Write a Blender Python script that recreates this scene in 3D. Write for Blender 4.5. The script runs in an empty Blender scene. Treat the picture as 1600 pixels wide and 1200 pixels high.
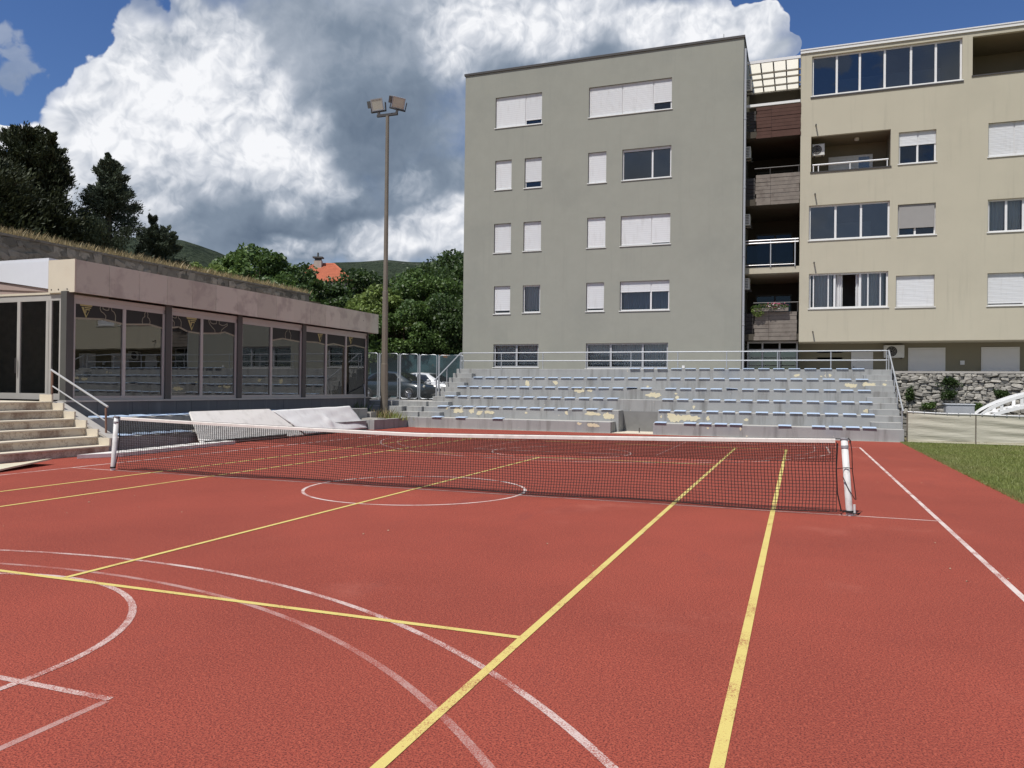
import bpy, math, random
import numpy as np
from mathutils import Vector, Matrix
R = math.radians
random.seed(7)
scene = bpy.context.scene
col = scene.collection

# ------------------------------------------------------------------ camera
CAM = (5.8069, -11.2982, 1.6456); YAW, PITCH, ROLL, FPX = -0.3534, 0.0056, 0.0111, 1215.5
_f = Vector((math.sin(YAW)*math.cos(PITCH), math.cos(YAW)*math.cos(PITCH), math.sin(PITCH)))
_r0 = Vector((math.cos(YAW), -math.sin(YAW), 0)); _u0 = _r0.cross(_f)
_r = math.cos(ROLL)*_r0 + math.sin(ROLL)*_u0
_u = -math.sin(ROLL)*_r0 + math.cos(ROLL)*_u0
cd = bpy.data.cameras.new('camera'); cam = bpy.data.objects.new('camera', cd); col.objects.link(cam)
m3 = Matrix((_r, _u, -_f)).transposed()
cam.matrix_world = Matrix.Translation(CAM) @ m3.to_4x4()
cd.sensor_width = 36; cd.lens = 36*FPX/1600; cd.clip_end = 6000; cd.clip_start = 0.05
scene.camera = cam
def ray(u, v): return _r*((u-800)/FPX) + _u*(-(v-600)/FPX) + _f
def onX(u, v, X): d = ray(u, v); t = (X-CAM[0])/d.x; return Vector(CAM)+d*t
def onY(u, v, Y): d = ray(u, v); t = (Y-CAM[1])/d.y; return Vector(CAM)+d*t
def onZ(u, v, Z=0): d = ray(u, v); t = (Z-CAM[2])/d.z; return Vector(CAM)+d*t
def atD(u, v, D): d = ray(u, v); return Vector(CAM)+d*(D/math.hypot(d.x, d.y))

# ------------------------------------------------------------------ world, sun, exposure
SUN_EL, SUN_AZ = R(62), R(20)          # sun stands behind the camera, 20 degrees to the left
sun_dir = Vector((-math.sin(SUN_AZ)*math.cos(SUN_EL), -math.cos(SUN_AZ)*math.cos(SUN_EL), math.sin(SUN_EL)))
world = bpy.data.worlds.new('World'); scene.world = world; world.use_nodes = True
NT = world.node_tree; NT.nodes.clear()
class E:
    """tiny expression helper for math nodes in the world tree"""
    def __init__(s, sock): s.s = sock
    def _op(s, op, *o):
        n = NT.nodes.new('ShaderNodeMath'); n.operation = op
        for i, a in enumerate((s,)+o):
            if isinstance(a, E): NT.links.new(a.s, n.inputs[i])
            else: n.inputs[i].default_value = a
        return E(n.outputs[0])
    def __add__(s, o): return s._op('ADD', o)
    def __radd__(s, o): return s._op('ADD', o)
    def __sub__(s, o): return s._op('SUBTRACT', o)
    def __mul__(s, o): return s._op('MULTIPLY', o)
    def __rmul__(s, o): return s._op('MULTIPLY', o)
    def mx(s, o): return s._op('MAXIMUM', o)
    def mn(s, o): return s._op('MINIMUM', o)
    def smax(s, o, k): return s._op('SMOOTH_MAX', o, k)
    def sqrt(s): return s._op('SQRT')
    def clamp(s): return s._op('MAXIMUM', 0.0)._op('MINIMUM', 1.0)
    def step(s, a, b):
        n = NT.nodes.new('ShaderNodeMapRange'); n.interpolation_type = 'SMOOTHSTEP'
        NT.links.new(s.s, n.inputs[0]); n.inputs[1].default_value = a; n.inputs[2].default_value = b
        return E(n.outputs[0])
def vec(a, b, c):
    n = NT.nodes.new('ShaderNodeCombineXYZ')
    for i, q in enumerate((a, b, c)):
        if isinstance(q, E): NT.links.new(q.s, n.inputs[i])
        else: n.inputs[i].default_value = q
    return n.outputs[0]
def noise(v, scale, detail, rough=.5):
    n = NT.nodes.new('ShaderNodeTexNoise'); n.noise_dimensions = '2D'; NT.links.new(v, n.inputs['Vector'])
    n.inputs['Scale'].default_value = scale; n.inputs['Detail'].default_value = detail; n.inputs['Roughness'].default_value = rough
    return E(n.outputs['Fac'])
def billow(v, scale, detail):
    n = NT.nodes.new('ShaderNodeTexVoronoi'); n.feature = 'F1'; n.voronoi_dimensions = '2D'; n.normalize = True
    NT.links.new(v, n.inputs['Vector']); n.inputs['Scale'].default_value = scale
    n.inputs['Detail'].default_value = detail; n.inputs['Roughness'].default_value = .5
    return E(n.outputs['Distance'])
def build_world():
    tc = NT.nodes.new('ShaderNodeTexCoord'); sep = NT.nodes.new('ShaderNodeSeparateXYZ')
    NT.links.new(tc.outputs['Generated'], sep.inputs[0])
    x, y, z = (E(o) for o in sep.outputs)
    az = x._op('ARCTAN2', y); el = z._op('ARCSINE')
    def azel(u, v):
        d = ray(u, v).normalized(); return math.atan2(d.x, d.y), math.asin(d.z)
    w1 = noise(vec(az+3.1, el, 0.0), 7, 4, .55)-.5; w2 = noise(vec(az+9.7, el, 0.0), 7, 4, .55)-.5
    wa = az + w1*.10; we = el + w2*.10
    def blobs(L, a, e, k=.25):
        out = None
        for u, v, r, ry, w in L:
            ca, ce = azel(u, v); da = (a-ca)*(1215/r); de = (e-ce)*(1215/ry)
            b = (1.0 - (da*da+de*de).sqrt())*w if False else ((da*da+de*de).sqrt()*-1.0+1.0)*w
            out = b if out is None else out.smax(b, k)
        return out
    # where cloud stands (photo pixels give directions only; radii in pixels)
    mass = [(285,225,165,165,1),(315,110,90,85,1),(200,150,85,90,1),(420,330,330,170,1),(560,170,270,240,1),(480,60,150,110,1),(700,60,260,130,1),
            (720,330,300,160,1),(930,80,200,110,1),(1100,72,95,58,1),(1150,48,42,34,1),(1085,28,50,40,1),(1205,88,38,26,1),(330,40,60,60,1),(640,390,220,60,1),(190,330,110,110,1),(2,112,16,30,.10),(-10,212,30,14,.4),(1180,72,40,30,.9)]
    F = blobs(mass, wa, we, .06)
    # the rest of the sky: broken cumulus of the same kind, clear of the part above
    gen = (noise(vec(az+21.0, el*1.6, 0.0), 1.7, 5, .5)-.49)*4.0
    ca, ce = azel(760, 230)
    away = ((az-ca)*(az-ca)+(el-ce)*(el-ce)*1.6).sqrt().step(.66, .95)
    F = F.mx(gen*away + (away-1.0))
    q1 = noise(vec(az+1.3, el, 0.0), 22, 3, .5)-.5; q2 = noise(vec(az+6.3, el, 0.0), 22, 3, .5)-.5
    pa = az + q1*.030; pe = el + q2*.030
    def height(oa, oe):
        b = billow(vec(pa+oa, pe+oe, 0.0), 13, 4)
        return b*-1.0+1.0
    def fineh(oa, oe):
        return billow(vec(pa+oa+q2*.02, pe+oe, 0.0), 40, 3)*-1.0+1.0
    H = height(0.0, 0.0); R1 = H-height(-.010, .018)
    h = fineh(0.0, 0.0); R2 = h-fineh(-.004, .0065)
    n1 = noise(vec(az, el*1.3, 0.0), 5, 6, .52)
    dens = F + (H-.62)*.52 + (h-.6)*.16 + (n1-.5)*.16
    edge = dens.step(.0, .05)
    wisp = noise(vec(az+5.0, el*1.4, 0.0), 6, 9, .62)
    soft = (F + (wisp-.5)*1.5).step(.0, .6)
    lit = [(270,150,190,110,1.0),(190,230,130,110,.95),(390,230,150,90,.8),(480,300,110,60,.6),(690,370,110,50,1.0),(600,385,80,40,.75),(480,392,90,22,.6),(700,60,90,90,.6),(830,30,230,70,.65),(1080,50,160,60,.85),(500,200,60,50,.5),(330,60,90,60,.8),(620,300,60,40,.4),(-10,212,80,50,.9),(150,290,90,80,.75)]
    dark = [(610,200,170,140,.8),(420,372,230,60,.9),(640,290,170,95,.8),(300,330,200,60,.5),(560,60,150,70,.6),(870,110,170,60,.5),(520,350,170,60,.8)]
    Lb = blobs(lit, wa, we, .12).mx(0.0); Db = blobs(dark, wa, we, .12).mx(0.0)
    inview = (away*-1.0+1.0)
    tower = Lb.step(.02, .35)
    rel = (R1*.95 + R2*.85)*(tower*.50+.22) + (H-.6)*.35*tower
    s = (tower*.20 + Lb*.26 - Db*.55)*inview + .50 + rel + (n1-.5)*.55*(tower*-.8+1.0) + away*.05
    s = s + (dens.step(.0,.22)*-1.0+1.0)*.22*tower
    s = s.clamp()
    mask = edge*(soft*.45*(tower*-1.0+1.0)+.55 + tower*.45)
    ramp = NT.nodes.new('ShaderNodeValToRGB'); NT.links.new(s.s, ramp.inputs[0])
    cr = ramp.color_ramp; cr.elements[0].position = 0; cr.elements[0].color = (.13,.175,.245,1)
    cr.elements[1].position = 1; cr.elements[1].color = (.93,.94,.97,1)
    for pos, c in ((.3,(.22,.275,.355,1)),(.55,(.40,.45,.53,1)),(.8,(.68,.71,.77,1))):
        e = cr.elements.new(pos); e.color = c
    sky = NT.nodes.new('ShaderNodeTexSky'); sky.sky_type = 'NISHITA'; sky.sun_disc = False
    sky.sun_elevation = SUN_EL; sky.sun_rotation = R(180)+SUN_AZ
    sky.altitude = 300; sky.air_density = 1.0; sky.dust_density = .15; sky.ozone_density = 3.0
    bg1 = NT.nodes.new('ShaderNodeBackground'); hs = NT.nodes.new('ShaderNodeHueSaturation'); hs.inputs['Saturation'].default_value = 1.2; hs.inputs['Hue'].default_value = .512; hs.inputs['Value'].default_value = 1.18; NT.links.new(sky.outputs[0], hs.inputs['Color']); NT.links.new(hs.outputs[0], bg1.inputs[0]); bg1.inputs[1].default_value = .085
    bg2 = NT.nodes.new('ShaderNodeBackground'); NT.links.new(ramp.outputs[0], bg2.inputs[0]); bg2.inputs[1].default_value = 1.0
    mx = NT.nodes.new('ShaderNodeMixShader'); NT.links.new(mask.s, mx.inputs[0])
    NT.links.new(bg1.outputs[0], mx.inputs[1]); NT.links.new(bg2.outputs[0], mx.inputs[2])
    out = NT.nodes.new('ShaderNodeOutputWorld'); NT.links.new(mx.outputs[0], out.inputs[0])
build_world()
world.cycles.sampling_method = 'MANUAL'; world.cycles.sample_map_resolution = 512
sl = bpy.data.lights.new('sun', 'SUN'); sl.energy = 4.9; sl.angle = R(.53); sl.color = (1, .965, .915)
so = bpy.data.objects.new('sun', sl); col.objects.link(so); so.rotation_euler = sun_dir.to_track_quat('Z', 'Y').to_euler()
scene.view_settings.view_transform = 'Standard'; scene.view_settings.look = 'None'
scene.view_settings.exposure = 0; scene.view_settings.gamma = 1; scene.view_settings.use_curve_mapping = False
scene.render.engine = 'CYCLES'; scene.render.resolution_x = 1024; scene.render.resolution_y = 768

# ------------------------------------------------------------------ helpers
def tag(o, label=None, cat=None, group=None, kind=None):
    if label: o['label'] = label
    if cat: o['category'] = cat
    if group: o['group'] = group
    if kind: o['kind'] = kind
    return o
def empty(name, loc=(0,0,0), rz=0, label=None, cat=None, group=None):
    o = bpy.data.objects.new(name, None); col.objects.link(o); o.location = loc; o.rotation_euler = (0,0,rz); o.empty_display_size = .2
    return tag(o, label, cat, group)
class MB:
    """collects geometry; build() links it as one mesh object"""
    def __init__(s): s.v = []; s.f = []
    def quad(s, *p): i = len(s.v); s.v += [tuple(q) for q in p]; s.f.append(tuple(range(i, i+len(p)))); return s
    def box(s, x0, x1, y0, y1, z0, z1):
        i = len(s.v)
        s.v += [(x0,y0,z0),(x1,y0,z0),(x1,y1,z0),(x0,y1,z0),(x0,y0,z1),(x1,y0,z1),(x1,y1,z1),(x0,y1,z1)]
        s.f += [tuple(i+k for k in q) for q in ((0,3,2,1),(4,5,6,7),(0,1,5,4),(1,2,6,5),(2,3,7,6),(3,0,4,7))]
        return s
    def prism(s, pts, axis, a, b):
        """polygon pts in the plane across `axis`, from a to b"""
        n = len(pts); i = len(s.v)
        for t in (a, b):
            for p, q in pts:
                s.v.append({'x':(t,p,q),'y':(p,t,q),'z':(p,q,t)}[axis])
        s.f += [tuple(range(i+n-1, i-1, -1)), tuple(range(i+n, i+2*n))]
        s.f += [(i+k, i+(k+1)%n, i+n+(k+1)%n, i+n+k) for k in range(n)]
        return s
    def tube(s, pts, rad, n=8, cap=True):
        pts = [Vector(p) for p in pts]; i0 = len(s.v)
        rad = rad if isinstance(rad, (list, tuple)) else [rad]*len(pts)
        up = None
        for k, p in enumerate(pts):
            d = (pts[min(k+1, len(pts)-1)]-pts[max(k-1, 0)]).normalized()
            if up is None: up = Vector((0,0,1)) if abs(d.z) < .9 else Vector((1,0,0))
            a = d.cross(up).normalized(); b = d.cross(a).normalized(); up = -b if False else up
            for j in range(n):
                t = 2*math.pi*j/n; s.v.append(tuple(p+(a*math.cos(t)+b*math.sin(t))*rad[k]))
        for k in range(len(pts)-1):
            for j in range(n):
                A = i0+k*n+j; B = i0+k*n+(j+1)%n; s.f.append((A, B, B+n, A+n))
        if cap:
            s.f.append(tuple(range(i0+n-1, i0-1, -1))); e = i0+(len(pts)-1)*n; s.f.append(tuple(range(e, e+n)))
        return s
    def mesh(s, name, m, smooth=False):
        me = bpy.data.meshes.new(name); me.from_pydata(s.v, [], s.f)
        if m: me.materials.append(m)
        if smooth: me.polygons.foreach_set('use_smooth', [True]*len(me.polygons))
        return me
    def build(s, name, m, parent=None, smooth=False, bevel=0, loc=None):
        me = s.mesh(name, m, smooth)
        if bevel:
            import bmesh
            bm = bmesh.new(); bm.from_mesh(me); bmesh.ops.recalc_face_normals(bm, faces=bm.faces)
            bmesh.ops.bevel(bm, geom=list(bm.edges), offset=bevel, segments=1, affect='EDGES', profile=.5); bm.to_mesh(me); bm.free()
        return link(name, me, parent, loc)
def link(name, me, parent=None, loc=None, rot=None, scale=None):
    o = bpy.data.objects.new(name, me); col.objects.link(o)
    if parent:
        o.parent = parent
    if loc is not None: o.location = loc
    if rot is not None: o.rotation_euler = rot
    if scale is not None: o.scale = scale
    return o
def big(verts, faces, name, m, smooth=False):
    """mesh from numpy arrays; faces (n,k)"""
    me = bpy.data.meshes.new(name); k = faces.shape[1]
    me.vertices.add(len(verts)); me.vertices.foreach_set('co', verts.astype(np.float32).ravel())
    me.loops.add(faces.size); me.loops.foreach_set('vertex_index', faces.astype(np.int32).ravel())
    me.polygons.add(len(faces)); me.polygons.foreach_set('loop_start', np.arange(0, faces.size, k, dtype=np.int32))
    me.polygons.foreach_set('loop_total', np.full(len(faces), k, dtype=np.int32))
    if smooth: me.polygons.foreach_set('use_smooth', np.ones(len(faces), dtype=bool))
    me.update(); me.validate()
    if m: me.materials.append(m)
    return me

# ------------------------------------------------------------------ materials
class N:
    def __init__(s, name):
        s.m = bpy.data.materials.new(name); s.m.use_nodes = True; s.t = s.m.node_tree
        s.b = s.t.nodes['Principled BSDF']; s.out = s.t.nodes['Material Output']
        s.pos = s.t.nodes.new('ShaderNodeNewGeometry').outputs['Position']; s.nrm = None
    def new(s, t): return s.t.nodes.new(t)
    def l(s, a, b): s.t.links.new(a, b)
    def noise(s, scale, detail=4, rough=.55, stretch=None, vecsock=None, out='Fac'):
        n = s.new('ShaderNodeTexNoise'); n.inputs['Scale'].default_value = scale; n.inputs['Detail'].default_value = detail; n.inputs['Roughness'].default_value = rough
        v = vecsock or s.pos
        if stretch:
            mp = s.new('ShaderNodeMapping'); mp.inputs['Scale'].default_value = stretch; s.l(v, mp.inputs[0]); v = mp.outputs[0]
        s.l(v, n.inputs['Vector']); return n.outputs[out]
    def rng(s, v, a, b, c=0., d=1., smooth=True):
        n = s.new('ShaderNodeMapRange'); n.interpolation_type = 'SMOOTHSTEP' if smooth else 'LINEAR'
        s.l(v, n.inputs[0])
        for i, q in enumerate((a, b, c, d)): n.inputs[i+1].default_value = q
        return n.outputs[0]
    def mix(s, f, a, b, mode='MIX'):
        n = s.new('ShaderNodeMix'); n.data_type = 'RGBA'; n.blend_type = mode
        for sock, q in ((n.inputs['Factor'], f), (n.inputs[6], a), (n.inputs[7], b)):
            if isinstance(q, (int, float)): sock.default_value = q
            elif isinstance(q, (tuple, list)): sock.default_value = (*q[:3], 1)
            else: s.l(q, sock)
        return n.outputs[2]
    def math(s, op, a, b=0.):
        n = s.new('ShaderNodeMath'); n.operation = op
        for i, q in enumerate((a, b)):
            if isinstance(q, (int, float)): n.inputs[i].default_value = q
            else: s.l(q, n.inputs[i])
        return n.outputs[0]
    def color(s, c):
        if isinstance(c, (tuple, list)): s.b.inputs['Base Color'].default_value = (*c[:3], 1)
        else: s.l(c, s.b.inputs['Base Color'])
        return s
    def bump(s, h, strength=.3, dist=.01):
        n = s.new('ShaderNodeBump'); n.inputs['Strength'].default_value = strength; n.inputs['Distance'].default_value = dist
        s.l(h, n.inputs['Height'])
        if s.nrm: s.l(s.nrm, n.inputs['Normal'])
        s.nrm = n.outputs[0]; s.l(s.nrm, s.b.inputs['Normal']); return s
    def rough(s, r, spec=.4, metal=0):
        s.b.inputs['Roughness'].default_value = r; s.b.inputs['Specular IOR Level'].default_value = spec; s.b.inputs['Metallic'].default_value = metal; return s
def sc(c, k): return tuple(min(1, q*k) for q in c)
def simple(name, c, rough=.7, spec=.4, metal=0, var=.12, scale=4., bump=0, bscale=60., dirt=0, dirtcol=(.10,.09,.08), dscale=1.5, stretch=None, streak=0):
    n = N(name).rough(rough, spec, metal)
    k = n.mix(n.noise(scale, 5), sc(c, 1-var), sc(c, 1+var))
    if dirt: k = n.mix(n.math('MULTIPLY', n.rng(n.noise(dscale, 7, .62), .48, .72), dirt), k, dirtcol)
    if streak: k = n.mix(n.math('MULTIPLY', n.rng(n.noise(1.0, 5, .6, stretch=(5, 5, .28)), .52, .78), streak), k, dirtcol)
    n.color(k)
    if bump: n.bump(n.noise(bscale, 4), bump, .01)
    return n.m
MAT = {}
MAT['grey_render'] = simple('grey_render', (.292,.294,.254), .92, .15, var=.06, scale=2.2, bump=.25, bscale=60, dirt=.5, dirtcol=(.24,.246,.218), dscale=.35, streak=.35)
MAT['beige_render'] = simple('beige_render', (.465,.432,.338), .92, .15, var=.06, scale=.7, bump=.25, bscale=90, dirt=.22, dirtcol=(.36,.335,.265), dscale=.4, streak=.5)
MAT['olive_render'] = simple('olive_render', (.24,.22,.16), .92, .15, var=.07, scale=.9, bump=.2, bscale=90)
MAT['white_pvc'] = simple('white_pvc', (.70,.70,.70), .4, .4, var=.03)
n = N('shutter_slats').rough(.5, .35); oi = n.new('ShaderNodeObjectInfo'); k_ = n.mix(oi.outputs['Random'], (.64,.65,.66), (.73,.74,.75))
wv = n.new('ShaderNodeTexWave'); wv.bands_direction = 'Z'; wv.inputs['Scale'].default_value = 3.3; wv.inputs['Distortion'].default_value = .6; n.l(n.pos, wv.inputs[0])
k_ = n.mix(n.rng(wv.outputs['Fac'], .0, .3, .22, 0), k_, (.40,.40,.40)); k_ = n.mix(n.rng(n.noise(2.0, 5, .6, stretch=(4,4,.5)), .5, .75, 0, .3), k_, (.46,.45,.43)); n.color(k_); MAT['shutter'] = n.m
MAT['sill'] = simple('sill', (.70,.70,.68), .5, .4, var=.06)
MAT['dark_trim'] = simple('dark_trim', (.055,.05,.047), .5, .4, var=.1)
MAT['curtain'] = simple('curtain', (.50,.53,.56), .9, .1, var=.06)
MAT['blue_curtain'] = simple('blue_curtain', (.22,.30,.42), .9, .1, var=.08)
MAT['blind_fabric'] = simple('blind_fabric', (.30,.29,.28), .9, .1, var=.06)
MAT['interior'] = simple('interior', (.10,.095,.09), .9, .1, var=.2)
MAT['galvanised'] = simple('galvanised', (.40,.42,.44), .45, .5, .3, var=.14, scale=9)
MAT['wire'] = simple('wire', (.22,.24,.25), .5, .5, .5, var=.1)
MAT['steel_bright'] = simple('steel_bright', (.50,.50,.50), .38, .5, .4, var=.06)
MAT['rust_post'] = simple('rust_post', (.20,.12,.085), .75, .3, var=.25, scale=12)
MAT['rubber_black'] = simple('rubber_black', (.018,.018,.02), .65, .4)
MAT['net_cord'] = simple('net_cord', (.02,.018,.018), .8, .2)
MAT['net_band'] = simple('net_band', (.70,.67,.62), .85, .2, var=.1, dirt=.35, dirtcol=(.36,.31,.27), dscale=6)
MAT['post_paint'] = simple('post_paint', (.62,.62,.60), .5, .4, var=.1, scale=8, dirt=.5, dirtcol=(.30,.25,.20), dscale=9)
MAT['blue_plastic'] = simple('blue_plastic', (.42,.53,.69), .5, .35, var=.16, scale=2.2, dirt=.3, dirtcol=(.36,.40,.47), dscale=7)
MAT['seat_metal'] = MAT['dark_trim']
MAT['white_board'] = simple('white_board', (.74,.715,.67), .6, .3, var=.05, dirt=.35, dirtcol=(.40,.37,.33), dscale=2.5)
MAT['tarp'] = simple('tarp', (.72,.715,.70), .5, .4, var=.05, dirt=.3, dirtcol=(.40,.38,.36), dscale=3, bump=.3, bscale=5)
MAT['cream_board'] = simple('cream_board', (.58,.53,.40), .6, .3, var=.08, dirt=.3, dirtcol=(.35,.31,.24), dscale=4)
MAT['pole_steel'] = simple('pole_steel', (.19,.165,.13), .55, .4, .2, var=.22, scale=2.5, streak=.35, dirtcol=(.10,.07,.05))
MAT['lamp_case'] = simple('lamp_case', (.16,.165,.16), .5, .4, .4, var=.15)
MAT['bronze_frame'] = simple('bronze_frame', (.47,.45,.42), .5, .4, .2, var=.08)
MAT['column_paint'] = simple('column_paint', (.085,.084,.078), .6, .4, var=.12)
MAT['slate_tile'] = simple('slate_tile', (.12,.125,.135), .6, .4, var=.14, scale=2, streak=.45, dirtcol=(.24,.24,.25))
MAT['white_sheet'] = simple('white_sheet', (.64,.66,.70), .45, .4, var=.04)
MAT['cream_slab'] = simple('cream_slab', (.60,.54,.43), .7, .3, var=.08, dirt=.2, dirtcol=(.38,.30,.22), dscale=2)
MAT['soffit'] = simple('soffit', (.36,.28,.25), .8, .2, var=.08)
MAT['asphalt'] = simple('asphalt', (.16,.155,.15), .9, .2, var=.15, scale=2, bump=.3, bscale=120)
MAT['paving'] = simple('paving', (.38,.36,.33), .9, .2, var=.12, scale=1.5, bump=.2)
MAT['earth'] = simple('earth', (.17,.15,.09), .95, .1, var=.3, scale=.5, bump=.5, bscale=8)
MAT['wood_brown'] = simple('wood_brown', (.085,.045,.035), .8, .2, var=.3, scale=3, bump=.3, bscale=30)
MAT['wood_grey'] = simple('wood_grey', (.20,.175,.15), .85, .2, var=.35, scale=4, dirt=.5, dirtcol=(.09,.07,.06), dscale=3)
MAT['white_wood'] = simple('white_wood', (.76,.76,.75), .5, .4, var=.05)
MAT['roof_tile'] = simple('roof_tile', (.46,.15,.085), .85, .2, var=.25, scale=2.5)
MAT['chimney'] = simple('chimney', (.42,.36,.31), .9, .2, var=.2)
MAT['house_wall'] = simple('house_wall', (.55,.50,.42), .9, .2, var=.1)
MAT['trunk'] = simple('trunk', (.10,.075,.055), .95, .1, var=.35, scale=3, bump=.6, bscale=14)
MAT['grey_metal'] = simple('grey_metal', (.42,.43,.45), .5, .4, .3, var=.08)
MAT['yellow_film'] = simple('yellow_film', (.42,.38,.16), .6, .3, var=.05)
MAT['beige_line'] = simple('beige_line', (.30,.29,.21), .6, .3, var=.05)
MAT['pale_film'] = simple('pale_film', (.55,.55,.52), .6, .3, var=.05)
MAT['dark_film'] = simple('dark_film', (.020,.020,.019), .5, .4, var=.25, scale=1.5)
MAT['flower'] = simple('flower', (.62,.16,.24), .7, .3, var=.5, scale=12)
MAT['flower_white'] = simple('flower_white', (.72,.62,.60), .7, .3, var=.2, scale=12)
MAT['ac_white'] = simple('ac_white', (.60,.60,.57), .5, .4, var=.05, dirt=.25, dirtcol=(.35,.33,.29), dscale=6)
MAT['peel'] = simple('peel', (.63,.57,.40), .9, .2, var=.12, scale=9, bump=.4, bscale=50)
MAT['white_cloth'] = simple('white_cloth', (.7,.7,.7), .9, .1, var=.04)

def glass_mat(name, tint=(.90,.92,.92), ior=1.5, refl=(1,1,1)):
    n = N(name); n.t.nodes.remove(n.b)
    tr = n.new('ShaderNodeBsdfTransparent'); tr.inputs[0].default_value = (*tint, 1)
    gl = n.new('ShaderNodeBsdfGlossy'); gl.inputs['Roughness'].default_value = .0; gl.inputs[0].default_value = (*refl, 1)
    # old panes are never quite flat
    bp = n.new('ShaderNodeBump'); bp.inputs['Strength'].default_value = .02; bp.inputs['Distance'].default_value = .05
    n.l(n.noise(.9, 2), bp.inputs['Height']); n.l(bp.outputs[0], gl.inputs['Normal'])
    fr = n.new('ShaderNodeFresnel'); fr.inputs[0].default_value = ior
    mx = n.new('ShaderNodeMixShader'); n.l(fr.outputs[0], mx.inputs[0]); n.l(tr.outputs[0], mx.inputs[1]); n.l(gl.outputs[0], mx.inputs[2])
    n.l(mx.outputs[0], n.out.inputs[0]); return n.m
MAT['glass'] = glass_mat('glass')
MAT['glass_dark'] = glass_mat('glass_dark', (.55,.58,.6), 1.9)
MAT['glass_front'] = glass_mat('glass_front', (.5,.5,.5), 2.3)
MAT['glass_rail'] = glass_mat('glass_rail', (.35,.37,.38), 1.38)
MAT['glass_car'] = glass_mat('glass_car', (.25,.28,.3), 1.6)

def court_mat():
    n = N('court_rubber').rough(.85, .2)
    big_ = n.noise(.28, 5, .6); mid = n.noise(1.7, 6, .62); fine = n.noise(95, 2, .7); gr = n.noise(38, 3, .7)
    k = n.mix(n.rng(big_, .32, .68), (.258,.053,.034), (.355,.073,.046))
    k = n.mix(n.rng(mid, .38, .68, 0, .5), k, (.30,.065,.041))
    k = n.mix(n.rng(gr, .42, .70, 0, .6), k, (.43,.105,.063))
    k = n.mix(n.rng(fine, .44, .64, 0, .9), k, (.105,.023,.020))
    scuff = n.noise(1.1, 6, .7, stretch=(1, .30, 1)); k = n.mix(n.rng(scuff, .57, .76, 0, .45), k, (.165,.044,.038))
    fade = n.noise(.45, 6, .65); k = n.mix(n.rng(fade, .58, .78, 0, .45), k, (.40,.125,.09))
    spot = n.noise(3.2, 3, .5); k = n.mix(n.rng(spot, .72, .78, 0, .4), k, (.14,.04,.034))
    n.color(k); n.bump(fine, .8, .008); n.bump(gr, .35, .01); return n.m
MAT['court'] = court_mat()
def paint_mat(name, c, wear):
    n = N(name).rough(.75, .3); gr = n.noise(120, 3, .65); w = n.noise(2.3, 5, .6)
    t = n.math('ADD', n.math('MULTIPLY', gr, 1.0), n.math('MULTIPLY', w, .9))
    f = n.rng(t, wear-.10, wear+.14)
    n.color(n.mix(f, c, (.29,.068,.047))); n.bump(gr, .5, .006); return n.m
MAT['paint_yellow'] = paint_mat('paint_yellow', (.58,.47,.15), 1.10)
MAT['paint_yellow_far'] = MAT['paint_yellow']
MAT['paint_white'] = paint_mat('paint_white', (.60,.50,.46), 1.02)
MAT['paint_white_worn'] = paint_mat('paint_white_worn', (.54,.42,.38), .95)
MAT['paint_white_faint'] = paint_mat('paint_white_faint', (.40,.235,.205), .94)

def stand_mat():
    n = N('stand_concrete').rough(.9, .2)
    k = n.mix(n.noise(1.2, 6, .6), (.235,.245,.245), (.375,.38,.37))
    k = n.mix(n.rng(n.noise(1.0, 6, .62, stretch=(3.2, 3.2, .35)), .47, .72, 0, .8), k, (.165,.162,.155))
    k = n.mix(n.rng(n.noise(.8, 3, .5), .55, .75, 0, .5), k, (.23,.26,.30))
    sp = n.noise(5.5, 6, .6); k = n.mix(n.rng(sp, .69, .72), k, (.58,.53,.42))
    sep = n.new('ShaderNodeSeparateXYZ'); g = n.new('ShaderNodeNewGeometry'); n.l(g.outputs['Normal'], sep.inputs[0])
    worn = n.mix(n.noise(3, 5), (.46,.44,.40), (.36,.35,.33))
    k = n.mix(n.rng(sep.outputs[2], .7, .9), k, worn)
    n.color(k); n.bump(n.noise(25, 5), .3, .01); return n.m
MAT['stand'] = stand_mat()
def marble_mat():
    n = N('stair_stone').rough(.6, .35)
    k = n.mix(n.noise(1.4, 6, .6), (.50,.42,.32), (.62,.55,.44))
    k = n.mix(n.rng(n.noise(1.2, 6, .65, stretch=(3, 1.4, .6)), .46, .68, 0, .9), k, (.23,.16,.115))
    v = n.noise(3.0, 8, .7); k = n.mix(n.rng(n.math('ABSOLUTE', n.math('SUBTRACT', v, .5)), 0, .022, .65, 0), k, (.16,.09,.07))
    n.color(k); n.bump(n.noise(14, 5), .2, .01); return n.m
MAT['marble'] = marble_mat()
def fascia_mat():
    n = N('fascia_stone').rough(.75, .3)
    oi = n.new('ShaderNodeObjectInfo')
    k = n.mix(oi.outputs['Random'], (.54,.515,.425), (.64,.61,.51))
    k = n.mix(n.rng(n.noise(1.4, 5, .6), .48, .66, 0, .7), k, (.40,.36,.31))
    sp = n.noise(5, 3, .5); k = n.mix(n.rng(sp, .72, .76, 0, .6), k, (.14,.115,.105))
    n.color(k); n.bump(n.noise(40, 4), .15, .01); return n.m
MAT['fascia'] = fascia_mat()
def stone_mat(name, a, b, moss=.3):
    n = N(name).rough(.92, .2); oi = n.new('ShaderNodeObjectInfo')
    k = n.mix(oi.outputs['Random'], a, b)
    k = n.mix(n.rng(n.noise(5, 6, .65), .45, .75, 0, .7), k, sc(a, .5))
    k = n.mix(n.rng(n.noise(2, 5, .6), .58, .75, 0, moss), k, (.09,.085,.06))
    n.color(k); n.bump(n.noise(18, 6, .65), .7, .02); return n.m
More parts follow.
